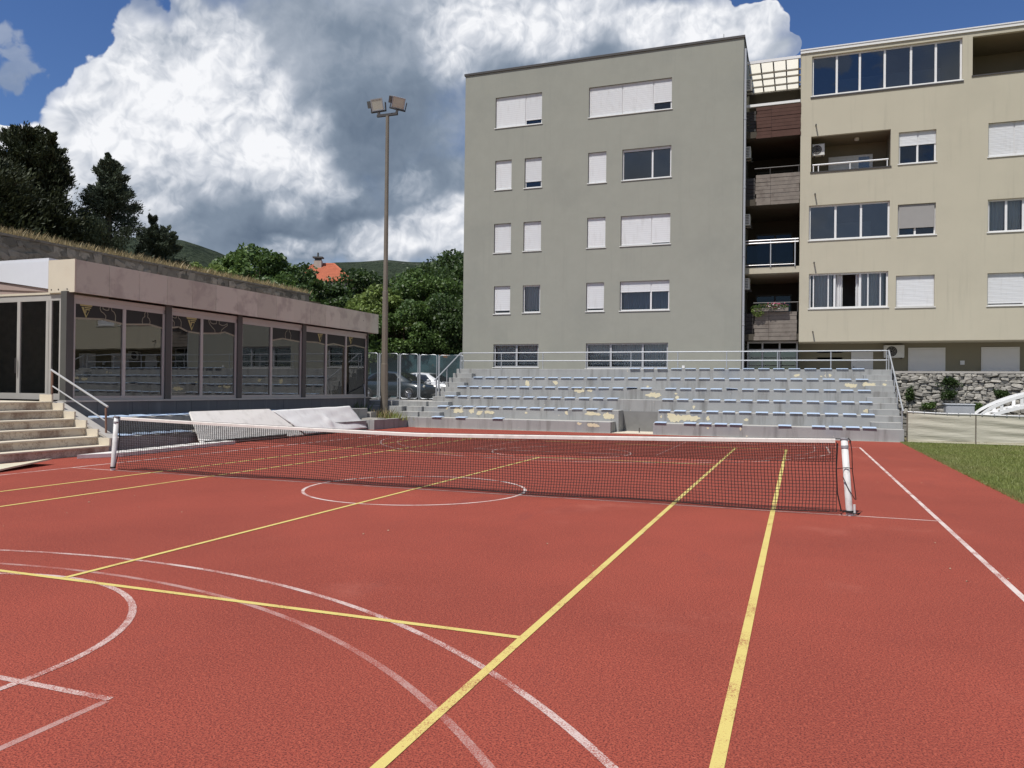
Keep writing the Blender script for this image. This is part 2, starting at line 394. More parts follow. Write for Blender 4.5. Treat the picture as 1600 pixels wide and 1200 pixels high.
MAT['rubble'] = stone_mat('rubble_stone', (.22,.21,.19), (.43,.405,.355))
MAT['rubble_joint'] = simple('rubble_joint', (.085,.08,.07), .95, .1, var=.3, bump=.5, bscale=20)
MAT['old_stone'] = stone_mat('old_wall_stone', (.12,.118,.10), (.33,.31,.26), .6)
MAT['old_joint'] = simple('old_joint', (.19,.182,.155), .95, .1, var=.4, scale=6, bump=.5, bscale=20, streak=.6, dirtcol=(.06,.058,.05))
def leaf_mat(name, a, b, c=None, trans=.25, rough=.5):
    n = N(name).rough(rough, .35); g = n.new('ShaderNodeNewGeometry')
    k = n.mix(g.outputs['Random Per Island'], a, b)
    k = n.mix(n.rng(n.noise(.6, 4, .6), .35, .7), k, c or sc(a, .75))
    n.color(k)
    tr = n.new('ShaderNodeBsdfTranslucent'); n.l(n.mix(.5, k, sc(b, 1.4)), tr.inputs[0])
    mx = n.new('ShaderNodeMixShader'); mx.inputs[0].default_value = trans
    n.l(n.b.outputs[0], mx.inputs[1]); n.l(tr.outputs[0], mx.inputs[2]); n.l(mx.outputs[0], n.out.inputs[0]); return n.m
MAT['leaf_dark'] = leaf_mat('leaf_dark', (.034,.064,.018), (.085,.135,.036))
MAT['leaf_mid'] = leaf_mat('leaf_mid', (.052,.100,.024), (.125,.190,.048))
MAT['leaf_light'] = leaf_mat('leaf_light', (.10,.15,.035), (.21,.27,.075), (.15,.21,.05))
MAT['needle'] = leaf_mat('needle', (.038,.056,.036), (.095,.118,.070), trans=.08, rough=.65)
MAT['needle_pine'] = leaf_mat('needle_pine', (.024,.034,.016), (.068,.080,.032), trans=.08, rough=.65)
MAT['grass'] = leaf_mat('grass', (.125,.165,.038), (.27,.30,.09), (.23,.235,.085), trans=.2)
MAT['dry_grass'] = leaf_mat('dry_grass', (.24,.19,.10), (.42,.34,.19), (.30,.24,.12), trans=.2)
MAT['grass_soil'] = simple('grass_soil', (.13,.14,.05), .95, .1, var=.35, scale=4, bump=.5, bscale=50)
def hill_mat():
    n = N('hill_scrub').rough(.95, .1)
    k = n.mix(n.noise(.012, 6, .6), (.034,.052,.032), (.075,.092,.055))
    k = n.mix(n.rng(n.noise(.05, 6, .7), .50, .66), k, (.018,.028,.018))
    k = n.mix(n.rng(n.noise(.018, 8, .72), .585, .66, 0, .75), k, (.23,.225,.20))
    k = n.mix(n.rng(n.noise(.16, 4, .7), .50, .62, 0, .75), k, (.016,.026,.014)); k = n.mix(n.rng(n.noise(.11, 5, .7), .63, .70, 0, .7), k, (.13,.135,.10)); n.color(k); n.bump(n.noise(.12, 6, .7), 1., 14.); return n.m
MAT['hill'] = hill_mat()
def mesh_fabric():
    n = N('windbreak_fabric').rough(.85, .2)
    k = n.mix(n.noise(1.3, 5, .6), (.43,.405,.33), (.52,.495,.41))
    k = n.mix(n.rng(n.noise(1.0, 5, .6, stretch=(.9, 1, 14)), .58, .72, 0, .4), k, (.36,.33,.25))
    n.color(k); n.bump(n.noise(.8, 4, .55, stretch=(1.2, 1, 7)), .6, .05); return n.m
MAT['fabric'] = mesh_fabric()
def poly_mat():
    n = N('polycarbonate'); n.t.nodes.remove(n.b)
    d = n.new('ShaderNodeBsdfTranslucent'); d.inputs[0].default_value = (.86,.82,.70,1)
    e = n.new('ShaderNodeBsdfDiffuse'); e.inputs[0].default_value = (.6,.57,.48,1)
    mx = n.new('ShaderNodeMixShader'); mx.inputs[0].default_value = .3
    n.l(d.outputs[0], mx.inputs[1]); n.l(e.outputs[0], mx.inputs[2]); n.l(mx.outputs[0], n.out.inputs[0]); return n.m
MAT['poly'] = poly_mat()
def car_paint(name, c):
    n = N(name).rough(.3, .5, .1); n.color(c); n.b.inputs['Coat Weight'].default_value = .8; n.b.inputs['Coat Roughness'].default_value = .05; return n.m
MAT['car_dark'] = car_paint('car_dark', (.012,.022,.028)); MAT['car_silver'] = car_paint('car_silver', (.62,.63,.64))
MAT['rim'] = simple('rim', (.5,.5,.52), .3, .5, .8, var=.05)
MAT['lens'] = simple('lens', (.50,.49,.42), .2, .6, var=.1)
MAT['red_lens'] = simple('red_lens', (.35,.02,.02), .2, .6, var=.1)

# ------------------------------------------------------------------ ground, court, painted lines
def struct(o): o['kind'] = 'structure'; return o
g = MB().quad((-2500,-800,-.06),(2500,-800,-.06),(2500,3500,-.06),(-2500,3500,-.06)); struct(g.build('ground', MAT['earth']))
XL, XR, YF = -9.62, 9.06, 17.42          # the red surface runs from the left terrace to the lawn, and to the stand
court = struct(MB().box(XL, XR, -26, YF+.06, -.05, 0).build('sports_court', MAT['court']))
def line(pts, w, m, z=.004, closed=False, name='painted_line'):
    """flat painted stripe along a polyline"""
    P = [Vector((p[0], p[1])) for p in pts]; n = len(P); L = []; Rr = []
    for k in range(n):
        a = P[k-1] if (k or closed) else P[k]; b = P[(k+1) % n] if (k < n-1 or closed) else P[k]
        d = (b-a).normalized(); q = Vector((-d.y, d.x))*w/2
        L.append(P[k]+q); Rr.append(P[k]-q)
    mb = MB(); mb.v = [(p.x, p.y, z) for p in L]+[(p.x, p.y, z) for p in Rr]
    for k in range(n if closed else n-1):
        j = (k+1) % n; mb.f.append((k, n+k, n+j, j))
    return mb.build(name, m, court)
def arc(cx, cy, r, a0, a1, n=64): return [(cx+r*math.cos(R(a0+(a1-a0)*k/n)), cy+r*math.sin(R(a0+(a1-a0)*k/n))) for k in range(n+1)]
Yw, Ww, Wn, Wf = MAT['paint_yellow'], MAT['paint_white'], MAT['paint_white_worn'], MAT['paint_white_faint']
for s in (-1, 1):
    line([(5.485*s,-11.885),(5.485*s,11.885)], .062, Yw, .004); line([(4.115*s,-11.885),(4.115*s,11.885)], .06, Yw, .004)
    line([(-4.085,6.45*s),(4.085,6.45*s)], .055, Yw, .004); line([(-5.515,11.91*s),(5.515,11.91*s)], .055, Yw, .0046)
    line([(7.52*s,-14),(7.52*s,14)], .055, Ww, .0015); line([(-7.49,14*s),(7.49,14*s)], .05, Ww, .0012)
    q = lambda a: [(x, y*s) for x, y in a]
    line(q(arc(0,-8.2,1.8,-60,240)), .052, Wn, .0026); line(q([(-2.45,-8.2),(2.45,-8.2)]), .048, Wn, .0018); line(q([(2.45,-8.226),(2.45,-13.97)]), .045, Wf, .0012); line(q([(-2.45,-8.226),(-2.45,-13.97)]), .045, Wf, .0012)
    line(q([(6.6,-13.97)]+arc(0,-12.425,6.75,12.1,167.9,90)+[(-6.6,-13.97)]), .05, Wn, .0022)
    line(q([(6.25,-13.97)]+arc(0,-12.425,6.25,0,180,90)+[(-6.25,-13.97)]), .05, Wf, .0014)
line([(0,-6.42),(0,6.42)], .055, Yw, .0052)
line(arc(0,0,1.77,0,360,96)[:-1], .05, Ww, .0028, closed=True)
line([(-7.49,0),(7.49,0)], .035, Ww, .0016)
line([(-9.0,17.385),(9.0,17.385)], .06, MAT['cream_slab'], .0016, name='worn_edge_strip')

lm = MB(); r_ = random.Random(4)
for k in range(70):
    x, y, a, w_ = r_.uniform(-6,9), r_.uniform(-5,12), r_.uniform(0,6.28), r_.uniform(.008,.022); dx, dy = math.cos(a)*w_, math.sin(a)*w_
    lm.quad((x-dx,y-dy,.003),(x+dy*.5,y-dx*.5,.008),(x+dx,y+dy,.004),(x-dy*.5,y+dx*.5,.010))
tag(lm.build('leaf_litter', simple('litter', (.42,.37,.26), .9, .1, var=.5, scale=3)), 'tiny dry leaf scraps scattered over the red court', 'litter', kind='stuff')
# lawn to the right of the court
struct(MB().quad((XR,-30,-.03),(60,-30,-.03),(60,19,-.03),(XR,19,-.03)).build('lawn_soil', MAT['grass_soil']))
rng = np.random.default_rng(3)
def blades(n, xf, yf, zf, h0, h1, w, lean=.5, name='grass', m=None):
    x = xf(n); y = yf(n); z = zf(x, y); h = rng.uniform(h0, h1, n); a = rng.uniform(0, 2*np.pi, n); t = rng.uniform(0, lean, n)*h; b = rng.uniform(0, 2*np.pi, n)
    dx, dy = np.cos(a)*w/2, np.sin(a)*w/2; tx, ty = np.cos(b)*t, np.sin(b)*t
    v = np.empty((n, 4, 3)); v[:,0] = np.c_[x-dx, y-dy, z]; v[:,1] = np.c_[x+dx, y+dy, z]
    v[:,2] = np.c_[x+tx*.5+dx*.6, y+ty*.5+dy*.6, z+h*.6]; v[:,3] = np.c_[x+tx, y+ty, z+h]
    f = np.arange(4*n).reshape(n, 4)
    return big(v.reshape(-1,3), f, name, m)
def lawn_x(n): return XR-.05+rng.beta(1, 2.2, n)*9
o = link('grass', blades(120000, lambda n: np.where(rng.random(n) < .2, XR-.09+np.abs(rng.normal(0,.12,n)), lawn_x(n)), lambda n: rng.uniform(0, 17.9, n), lambda x, y: np.full(len(x), -.032), .025, .075, .012, .9, 'grass', MAT['grass']))
tag(o, 'short mown green lawn grass beside the red court', 'grass', kind='stuff')
# fringe growing over the court edge
# street behind the fence, terrace in front of the flats, embankment behind the low building
struct(MB().box(-60, -9.1, 18.9, 60, -.04, 1.0).build('street', MAT['asphalt']))
struct(MB().box(-9.06, 40, 22.42, 40, -.04, 2.3).build('terrace', MAT['paving']))
mb = MB(); mb.prism([(-15.55,-.04),(-15.55,5.62),(-24,5.9),(-60,8.5),(-160,10),(-160,-.04)], 'y', -40, 20.2); struct(mb.build('embankment', MAT['earth']))

# ------------------------------------------------------------------ hills
def hill(name, pts, D, depth, seed, label=None):
    """a ridge through the given skyline directions at distance D, falling toward the viewer and behind"""
    P = [atD(u, v, D) for u, v in pts]; az = np.array([math.atan2(p.x-CAM[0], p.y-CAM[1]) for p in P]); hz = np.array([p.z for p in P])
    na, nd = 260, 70; A = np.linspace(az[0], az[-1], na); H = np.interp(A, az, hz)
    r = np.random.default_rng(seed); V = np.zeros((na, nd, 3)); t = np.linspace(0, 1, nd)
    ph = r.uniform(0, 6.28, (10, 3))
    for j, tt in enumerate(t):
        dd = D-depth*.72+depth*tt; s = 1-abs(tt-.72)/(.72 if tt < .72 else .28); s = s*s*(3-2*s)
        wob = sum(np.sin(A*(18*1.7**k)+ph[k,0]+tt*(5*1.6**k)+ph[k,1])*(.5**k) for k in range(7))
        V[:, j, 0] = CAM[0]+np.sin(A)*dd; V[:, j, 1] = CAM[1]+np.cos(A)*dd
        V[:, j, 2] = H*s + wob*D*.0035*(s**.5)*(1-s*.75)-2
    i = np.arange(na-1)[:,None]*nd+np.arange(nd-1)[None]; f = np.stack([i, i+nd, i+nd+1, i+1], -1).reshape(-1,4)
    return struct(link(name, big(V.reshape(-1,3), f, name, MAT['hill'], True)))
hill('hill', [(-500,330),(-200,352),(60,366),(200,372),(262,374),(285,377),(310,384),(340,394),(365,405),(400,424),(450,445),(520,480)], 900, 620, 1)
hill('hill', [(330,440),(420,428),(480,418),(525,412),(560,411),(600,408),(640,411),(668,411),(690,407),(712,400),(740,392),(790,380),(900,372),(1100,380),(1500,400),(2000,420)], 1500, 1000, 2)
# ------------------------------------------------------------------ tennis net and posts
TOPX = 6.36
def net_z(x): return .905+.115*abs(x/TOPX)**1.25
def net_p(x, t):
    """t=0 at the band, 1 at the bottom hem; the slack foot of the net drifts toward the viewer"""
    z = net_z(x)-.045; zb = .045+.012*math.sin(x*2.1)
    zz = z+(zb-z)*t; y = -.10*max(0, t-.55)**1.6*2.2*(1+.35*math.sin(x*1.3+.5)) + .006*math.sin(x*7+t*3)
    edge = max(0, abs(x)-5.9); sx = math.copysign(edge*.06*math.sin(math.pi*min(1, t))*.9, x)*-1 if edge > 0 else 0
    return (x+sx+.012*math.sin(t*6+x*1.7), y, zz)
net = empty('tennis_net', (0,0,0), 0, 'black tennis net with white top band stretched across the red court', 'tennis net')
def cords(xs, ts_rows, ts_cols, r, yoff=0):
    mb = MB()
    def strip(pts):
        i = len(mb.v)
        for p in pts:
            x, y, z = p; y += yoff
            mb.v += [(x-r, y, z-r), (x+r, y, z+r)] if abs(pts[-1][0]-pts[0][0]) < abs(pts[-1][2]-pts[0][2]) and False else [(x, y-r, z), (x, y+r, z)]
        return i
    def cord(pts):
        # 3-sided thread
        n = len(pts); i = len(mb.v); horiz = abs(pts[-1][0]-pts[0][0]) > abs(pts[-1][2]-pts[0][2])
        for x, y, z in pts:
            y += yoff
            if horiz: mb.v += [(x, y-r, z-r*.6), (x, y+r, z-r*.6), (x, y, z+r)]
            else: mb.v += [(x-r, y-r*.6, z), (x+r, y-r*.6, z), (x, y+r, z)]
        for k in range(n-1):
            for j in range(3):
                a, b = i+3*k+j, i+3*k+(j+1) % 3; mb.f.append((a, b, b+3, a+3))
    for x in xs: cord([net_p(x, t) for t in ts_cols])
    for t in ts_rows: cord([net_p(x, t) for x in xs[::2]+[xs[-1]]])
    return mb
nx = int(12.62/.044); XS = [-6.3+12.6*k/nx for k in range(nx+1)]
mb = cords(XS, [k/21 for k in range(22)], [0,.15,.3,.45,.6,.7,.8,.88,.95,1], .0042); o = mb.build('netting', MAT['net_cord'], net); o['kind'] = 'stuff'
mb = cords([x+.02 for x in XS[:-1]], [(k+.5)/21 for k in range(6)]+[6/21], [0,.1,.2,6/21], .0036, .012); o = mb.build('doubled_netting', MAT['net_cord'], net); o['kind'] = 'stuff'
mb = MB()
for t in (6/21,): mb.tube([net_p(x, t) for x in XS[::4]], .005, 4)
mb.tube([net_p(x, 1) for x in XS[::4]], .007, 4)
mb.build('hem_cord', MAT['net_cord'], net)
mb = MB(); P = [-6.27+12.54*k/80 for k in range(81)]
for sy in (-.012, .012):
    i = len(mb.v)
    for x in P: z = net_z(x); mb.v += [(x, sy, z-.055), (x, sy*1.1, z-.01), (x, 0, z+.008)]
    for k in range(80):
        for j in range(2): a = i+3*k+j; mb.f.append((a, a+3, a+4, a+1))
mb.build('top_band', MAT['net_band'], net)
MB().tube([(x, 0, net_z(x)+.004) for x in [-6.36]+P+[6.36]], .005, 5).build('headline_cable', MAT['rubber_black'], net)
MB().tube([(6.30,0,net_z(6.3)-.06),(6.285,-.02,.62),(6.30,-.03,.30),(6.35,-.05,.06)], .009, 5).build('side_cord', MAT['net_cord'], net)
MB().tube([(-6.30,0,net_z(6.3)-.06),(-6.285,-.02,.6),(-6.30,-.03,.3),(-6.35,-.05,.06)], .009, 5).build('side_cord', MAT['net_cord'], net)
for s, lab in ((-1, 'white steel net post leaning inward near the stone stairs'), (1, 'white steel net post with loose black cords beside the lawn')):
    t = empty('net_post', (6.455*s,0,0), 0, lab, 'net post', 'tennis net posts')
    n = 20; top = (-.075*s, 0, 1.02)
    MB().tube([(0,0,-.02),(0,0,.004),top], .043, n).build('post_tube', MAT['post_paint'], t, True)
    MB().tube([(-.066*s,0,.90),(-.0688*s,0,.935)], .0485, n).build('clamp_ring', MAT['galvanised'], t)
    MB().tube([(top[0],0,top[2]-.004),(top[0]*1.01,0,top[2]+.012)], .050, n).build('cap', MAT['galvanised'], t)
    MB().tube([(top[0]-.05*s,0,1.0),(top[0]+.045*s,0,1.035),(top[0]+.075*s,0,1.0),(top[0]+.06*s,0,.96)], .013, 6).build('pulley', MAT['dark_trim'], t)
    MB().tube([(-.005*s,0,.045),(-.005*s,0,.070)], .052, n).build('base_strap', MAT['rubber_black'], t)
    if s > 0:
        MB().tube([(.0,-.0,1.0),(.02,-.01,.86),(.03,.02,.6),(.06,.0,.36),(.075,-.02,.22)], .006, 5).build('hanging_cord', MAT['net_cord'], t)
        MB().tube([(-.09,-.052,.52),(-.02,-.052,.36),(.06,-.03,.225),(.075,-.02,.22)], .005, 5).build('lashing_cord', MAT['net_cord'], t)
        MB().tube([(-.16,-.03,.62),(-.04,-.056,.645),(.02,-.03,.63)], .005, 5).build('lashing_cord', MAT['net_cord'], t)
        MB().tube([(-.12,-.05,.065),(-.01,-.055,.05),(.06,-.05,.035),(.13,-.06,.055),(.09,-.04,.02)], .008, 5).build('lashing_cord', MAT['net_cord'], t)
        MB().tube([(.06,.0,.02),(.058,.0,.15)], .016, 8).build('crank_guard', MAT['post_paint'], t)
    else:
        MB().tube([(.1,-.03,.07),(.0,-.056,.055),(-.05,-.02,.05)], .006, 5).build('lashing_cord', MAT['net_cord'], t)

# ------------------------------------------------------------------ grandstand, seats, railings
TH, TD = .42, .83
TY = [YF+TD*k for k in range(7)]; TY[6] = 22.42
stand = empty('grandstand', (0,YF,0), 0, 'grey painted concrete grandstand of six tiers with peeling paint', 'grandstand')
stand.location = (0,0,0)
SX0, SX1, NX0, NX1 = -9.06, 9.10, -.70, .80
for k in range(6):
    z = TH*(k+1)
    for a, b in ([(SX0, NX0-.12*(1-k)), (NX1-.03*(1-k), SX1)] if k < 2 else [(SX0, SX1)]):
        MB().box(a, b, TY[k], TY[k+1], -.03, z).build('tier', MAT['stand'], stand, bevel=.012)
MB().box(NX0, NX1, TY[2]-.02, TY[2]+.1, -.02, .80).build('infill_wall', MAT['paving'] if False else simple('infill_concrete', (.20,.20,.195), .9, .2, var=.15, scale=3, dirt=.4, dirtcol=(.12,.12,.11), dscale=2), stand)
MB().box(NX0-.15, NX1, YF+.07, TY[2], -.03, .016).build('recess_floor', MAT['cream_slab'], stand)
MB().tube([(.12,YF+.75,.01),(.12,YF+.75,.2)], .02, 6).build('iron_peg', MAT['dark_trim'], stand)
for k in range(5):                         # half-height aisle steps at both ends
    z = TH*(k+1)
    MB().box(8.12, 9.09, TY[k+1]-.41, TY[k+1]+.005, z, z+TH/2).build('aisle_step', MAT['stand'], stand, bevel=.008)
    MB().box(SX0+.01, -8.12, TY[k+1]-.41, TY[k+1]+.005, z, z+TH/2).build('aisle_step', MAT['stand'], stand, bevel=.008)
# peeled paint: photo spots (u, v, width, height in pixels, tier)
def blob(cx, cz, rx, rz, seed, n=30):
    r = random.Random(seed); ph = [(r.uniform(0,6.28), r.uniform(.06,.34)/(1+.35*h), h) for h in range(2, 10)]
    return [(cx+rx*math.cos(t)*(1+sum(a*math.sin(h*t+p) for p, a, h in ph)), cz+rz*math.sin(t)*(1+sum(a*math.sin(h*t+p) for p, a, h in ph))) for t in (2*math.pi*k/n for k in range(n))]
peels = [(716,641,14,8,1),(737,642,7,8,1),(749,645,9,6,1),(765,644,14,5,1),(822,645,4,3,1),(885,645,5,5,1),(926,646,22,6,1),(951,650,15,11,1),(927,664,16,7,0),(905,662,7,4,0),
         (824,599,7,8,4),(868,598,7,6,4),(905,601,14,7,3),(922,602,7,6,3),(1022,617,20,8,3),(1058,621,6,5,3),(1056,615,4,3,3),(1054,654,20,15,1),(1078,653,26,11,1),(1106,654,6,6,1),(1033,651,3,4,1),(1166,656,6,5,1),(1084,636,4,5,2),
         (1245,586.5,10,4,5),(1297,586.5,5,4,5),(1330,602,17,8,4),(1358,601,20,8,4),(1382,601,7,4,4),(1357,642,14,7,2),(1106,669,4,3,0),(1157,670,3,5,0),(698,637,3,4,1),(1012,604,4,3,4),(1283,588,4,2,5)]
for i, (u, v, w, h, k) in enumerate(peels):
    Y = TY[k]-.003; c = onY(u, v, Y); s = (onY(u+1, v, Y)-c).length
    z = min(max(c.z, TH*k+h*s*.55), TH*(k+1)-h*s*.45)
    mb = MB()
    if w > 11:
        pts = blob(c.x-w*s*.2, z, w*s*.36, h*s*.46, i); mb.prism(pts, 'y', Y, Y+.006)
        pts = blob(c.x+w*s*.22, z-.02, w*s*.32, h*s*.40, i+90); mb.prism(pts, 'y', Y-.0015, Y+.006)
    else: mb.prism(blob(c.x, z, w*s*.5, h*s*.5, i), 'y', Y, Y+.006)
    mb.build('peeled_patch', MAT['peel'], stand)
# seats
def seat_mesh():
    n, m = 6, 5; W, Dp = .43, .36; mb = MB()
    for side in (0, 1):
        for j in range(m):
            for i in range(n):
                a = i/(n-1)*2-1; b = j/(m-1)
                x = a*W/2*(1-.05*(b > .9)); y = -.045+b*Dp
                z = .042-.014*(1-a*a)*math.sin(math.pi*min(1, b*1.05)) - (.016 if j == 0 else 0) + (.012*b**3)
                if side: z = min(z-.014, .018) if 0 < j else z-.014
                mb.v.append((x, y, max(z, .0) if y > 0 else z))
    q = n*m
    for j in range(m-1):
        for i in range(n-1):
            a = j*n+i; mb.f.append((a, a+1, a+n+1, a+n)); mb.f.append((q+a, q+a+n, q+a+n+1, q+a+1))
    for i in range(n-1): mb.f.append((i, q+i, q+i+1, i+1)); a = (m-1)*n+i; mb.f.append((a, a+1, q+a+1, q+a))
    for j in range(m-1): a = j*n; mb.f.append((a, a+n, q+a+n, q+a)); a = j*n+n-1; mb.f.append((a, q+a, q+a+n, a+n))
    return mb.mesh('seat_shell', MAT['blue_plastic'], False)
seat_me = seat_mesh()
bolt_me = MB().tube([(0,.12,.0),(0,.12,.045)], .012, 6).mesh('bolt', MAT['dark_trim'])
ROWN = ['lowest', 'second', 'third', 'fourth', 'fifth', 'top']
def seat(x, y, z, label, rz=0, tilt=0):
    o = link('stadium_seat', seat_me, None, (x, y, z+.002), (tilt, 0, rz)); tag(o, label, 'seat', 'blue seats on the concrete tiers'); return o
def seat_row(k, xs, part):
    for i, x in enumerate(xs):
        lab = 'light blue plastic seat on the %s tier of the grandstand%s' % (ROWN[k], part)
        if part == '' and i == 0 and x < -4: lab = 'light blue seat on the %s grandstand tier, next to the street side aisle' % ROWN[k]
        if part == '' and i == len(xs)-1 and x > 4: lab = 'light blue seat on the %s grandstand tier, next to the lawn side aisle' % ROWN[k]
        o = seat(x+random.uniform(-.012,.012), TY[k], TH*(k+1), lab, random.uniform(-.02,.02))
        if k == 3 and any(abs(x-b) < .29 for b in BROKEN):
            o.rotation_euler = (R(-14), R(random.uniform(-6,6)), random.uniform(-.1,.1)); o.location.z += .03; o['label'] = 'broken light blue seat tipped forward on the fourth grandstand tier'
        if k == 5 and i < 3: o.location.y -= .03; o.location.z += .004
def X(u, v, k): return onY(u, v, TY[k]).x
def pitch(a, b, p, skip=()):
    n = round((b-a)/p); return [a+(b-a)*i/n for i in range(n+1) if i not in skip]
BROKEN = [onY(u, 608, TY[3]).x for u in (986,1136)]
L_, R_ = ', street side of its recess', ', lawn side of its recess'
seat_row(0, [X(682,660,0), X(719,661,0), X(777,662,0)], L_)
seat_row(0, [X(u,667,0) for u in (1032,1078,1102,1126,1150,1226,1279,1305,1332,1359)], R_)
seat_row(1, pitch(X(691,640,1), X(947,644,1), .575), L_); seat_row(1, pitch(X(1038,645,1), X(1356,650,1), .575), R_)
seat_row(2, pitch(X(703,620,2), X(957,624,2), .575), ''); seat_row(2, pitch(X(1043,626,2), X(1353,630,2), .575), '')
seat_row(3, pitch(X(722,603,3), X(1009,609,3), .575), ''); seat_row(3, pitch(X(1048,609,3), X(1350,611,3), .575), '')
seat_row(4, pitch(X(747,590,4), X(1347,595,4), .575), ''); seat_row(5, pitch(X(992,578,5), X(1341,580,5), .575), '')
# railings
rail = empty('guard_railing', (0,0,0), 0, 'grey tubular steel guard rail along the top tier of the grandstand', 'railing')
ry, rz0 = 22.05, TH*6
for z, nm in ((3.27,'top_rail'),(2.90,'middle_rail')): MB().tube([(SX0,ry,z),(SX1-.08,ry,z)], .024, 8).build(nm, MAT['galvanised'], rail)
for k in range(10): x = SX0+.03+k*(SX1-SX0-.14)/9; MB().tube([(x,ry,rz0-.005),(x,ry,3.27)], .021, 8).build('post', MAT['galvanised'], rail)
def slope_rail(x, p0, p1, lab, posts):
    t = empty('stair_handrail', (x,0,0), 0, lab, 'handrail')
    MB().tube([(0,*p0),(0,*p1)], .026, 8).build('top_rail', MAT['galvanised'], t)
    for y, zb in posts:
        f = (y-p0[0])/(p1[0]-p0[0]); MB().tube([(0,y,zb),(0,y,p0[1]+(p1[1]-p0[1])*f)], .021, 8).build('post', MAT['galvanised'], t)
slope_rail(9.05, (21.9,3.27), (17.3,1.02), 'grey steel handrail sloping down the stand end beside the rubble wall', [(21.85,2.5),(20.9,2.08),(19.9,1.66),(19.0,1.24),(17.6,.4)])
slope_rail(-9.0, (21.9,3.27), (19.15,1.95), 'grey steel handrail sloping down the stand end beside the street fence', [(21.85,2.5),(20.4,1.66),(19.3,1.24)])
MB().box(9.0, 9.09, 17.5, 17.62, .42, .85)

# ------------------------------------------------------------------ facades and windows
def facade(mb, x0, x1, z0, z1, y, ops):
    """wall sheet at y facing the court, with openings (x0,x1,z0,z1,depth) and their reveals"""
    xs = sorted({x0, x1, *[o[0] for o in ops], *[o[1] for o in ops]}); zs = sorted({z0, z1, *[o[2] for o in ops], *[o[3] for o in ops]})
    xs = [x for x in xs if x0 <= x <= x1]; zs = [z for z in zs if z0 <= z <= z1]
    for a, b in zip(xs, xs[1:]):
        for c, d in zip(zs, zs[1:]):
            mx, mz = (a+b)/2, (c+d)/2
            if any(o[0] < mx < o[1] and o[2] < mz < o[3] for o in ops): continue
            mb.quad((a,y,c),(b,y,c),(b,y,d),(a,y,d))
    for a, b, c, d, e in ops:
        Y = y+e
        mb.quad((a,y,c),(a,y,d),(a,Y,d),(a,Y,c)); mb.quad((b,y,d),(b,y,c),(b,Y,c),(b,Y,d))
        mb.quad((a,y,d),(b,y,d),(b,Y,d),(a,Y,d)); mb.quad((b,y,c),(a,y,c),(a,Y,c),(b,Y,c))
def shutter_mesh(x0, x1, z0, z1, y):
    mb = MB(); n = max(2, int((z1-z0)/.05)); h = (z1-z0)/n; i = 0; mb.v.append((x0,y,z0)); mb.v.append((x1,y,z0))
    for k in range(n):
        za = z0+k*h
        for yy, zz in ((y-.009, za+h*.14), (y-.011, za+h*.72), (y, za+h)):
            mb.v += [(x0,yy,zz),(x1,yy,zz)]; j = len(mb.v)-4; mb.f.append((j, j+1, j+3, j+2))
    mb.box(x0, x1, y-.012, y+.01, z0-.03, z0+.012)
    return mb
def curtain_mesh(x0, x1, z0, z1, y, amp=.035, wl=.12, ph=0, hem=0):
    mb = MB(); n = max(8, int((x1-x0)/wl*6)); 
    for k in range(n+1):
        x = x0+(x1-x0)*k/n; yy = y+amp*math.sin(x/wl*6.28+ph+.8*math.sin(x*5))
        mb.v += [(x, yy, z0+hem*abs(math.sin(x/wl*3.1))), (x, yy*.6+y*.4, z1)]
        if k: j = len(mb.v)-4; mb.f.append((j, j+2, j+3, j+1))
    return mb
def window(bld, x0, x1, z0, z1, y, splits=(), shut=None, curtain=None, glass='glass', fw=.055, sill=True, mat='white_pvc', dep=.09, curt_gap=()):
    xs = [x0]+list(splits)+[x1]; mb = MB(); F = y+dep; D = F+.06
    mb.box(x0, x1, F, D, z0, z0+fw); mb.box(x0, x1, F, D, z1-fw, z1)
    for k, x in enumerate(xs):
        a = x if k == 0 else (x-2*fw*.6 if k == len(xs)-1 and False else x-fw*.6); b = x+fw if k == 0 else x+fw*.6
        if k == len(xs)-1: a, b = x-fw, x
        mb.box(a, b, F+.001, D-.001, z0+fw, z1-fw)
    w = mb.build('window', MAT[mat], bld)
    for k in range(len(xs)-1):
        a, b = xs[k]+fw*.9, xs[k+1]-fw*.9; s = shut[k] if shut else 0
        if k not in curt_gap: MB().box(a-.01, b+.01, F+.03, F+.036, z0+fw-.01, z1-fw+.01).build('pane', MAT[glass], w)
        if s: shutter_mesh(xs[k]+.012+(.02 if k else 0), xs[k+1]-.012, (z0+fw*.5+.03) + (z1-z0-fw)*(1-s), z1-.004, y+dep-.014).build('shutter', MAT['shutter'], w)
        if curtain: curtain_mesh(a-.02, b+.02, z0+.05, z1-.03, F+.22, ph=k, hem=.0 if curtain != 'curtain' else .1).build('curtain', MAT[curtain], w)
    if sill: MB().box(x0-.04, x1+.04, y-.035, F-.001, z0-.035, z0-.002).build('sill', MAT['sill'], w)
    return w
def px(u0, v0, u1, v1, Y): a, b = onY(u0, v0, Y), onY(u1, v1, Y); return [a.x, b.x, b.z, a.z]

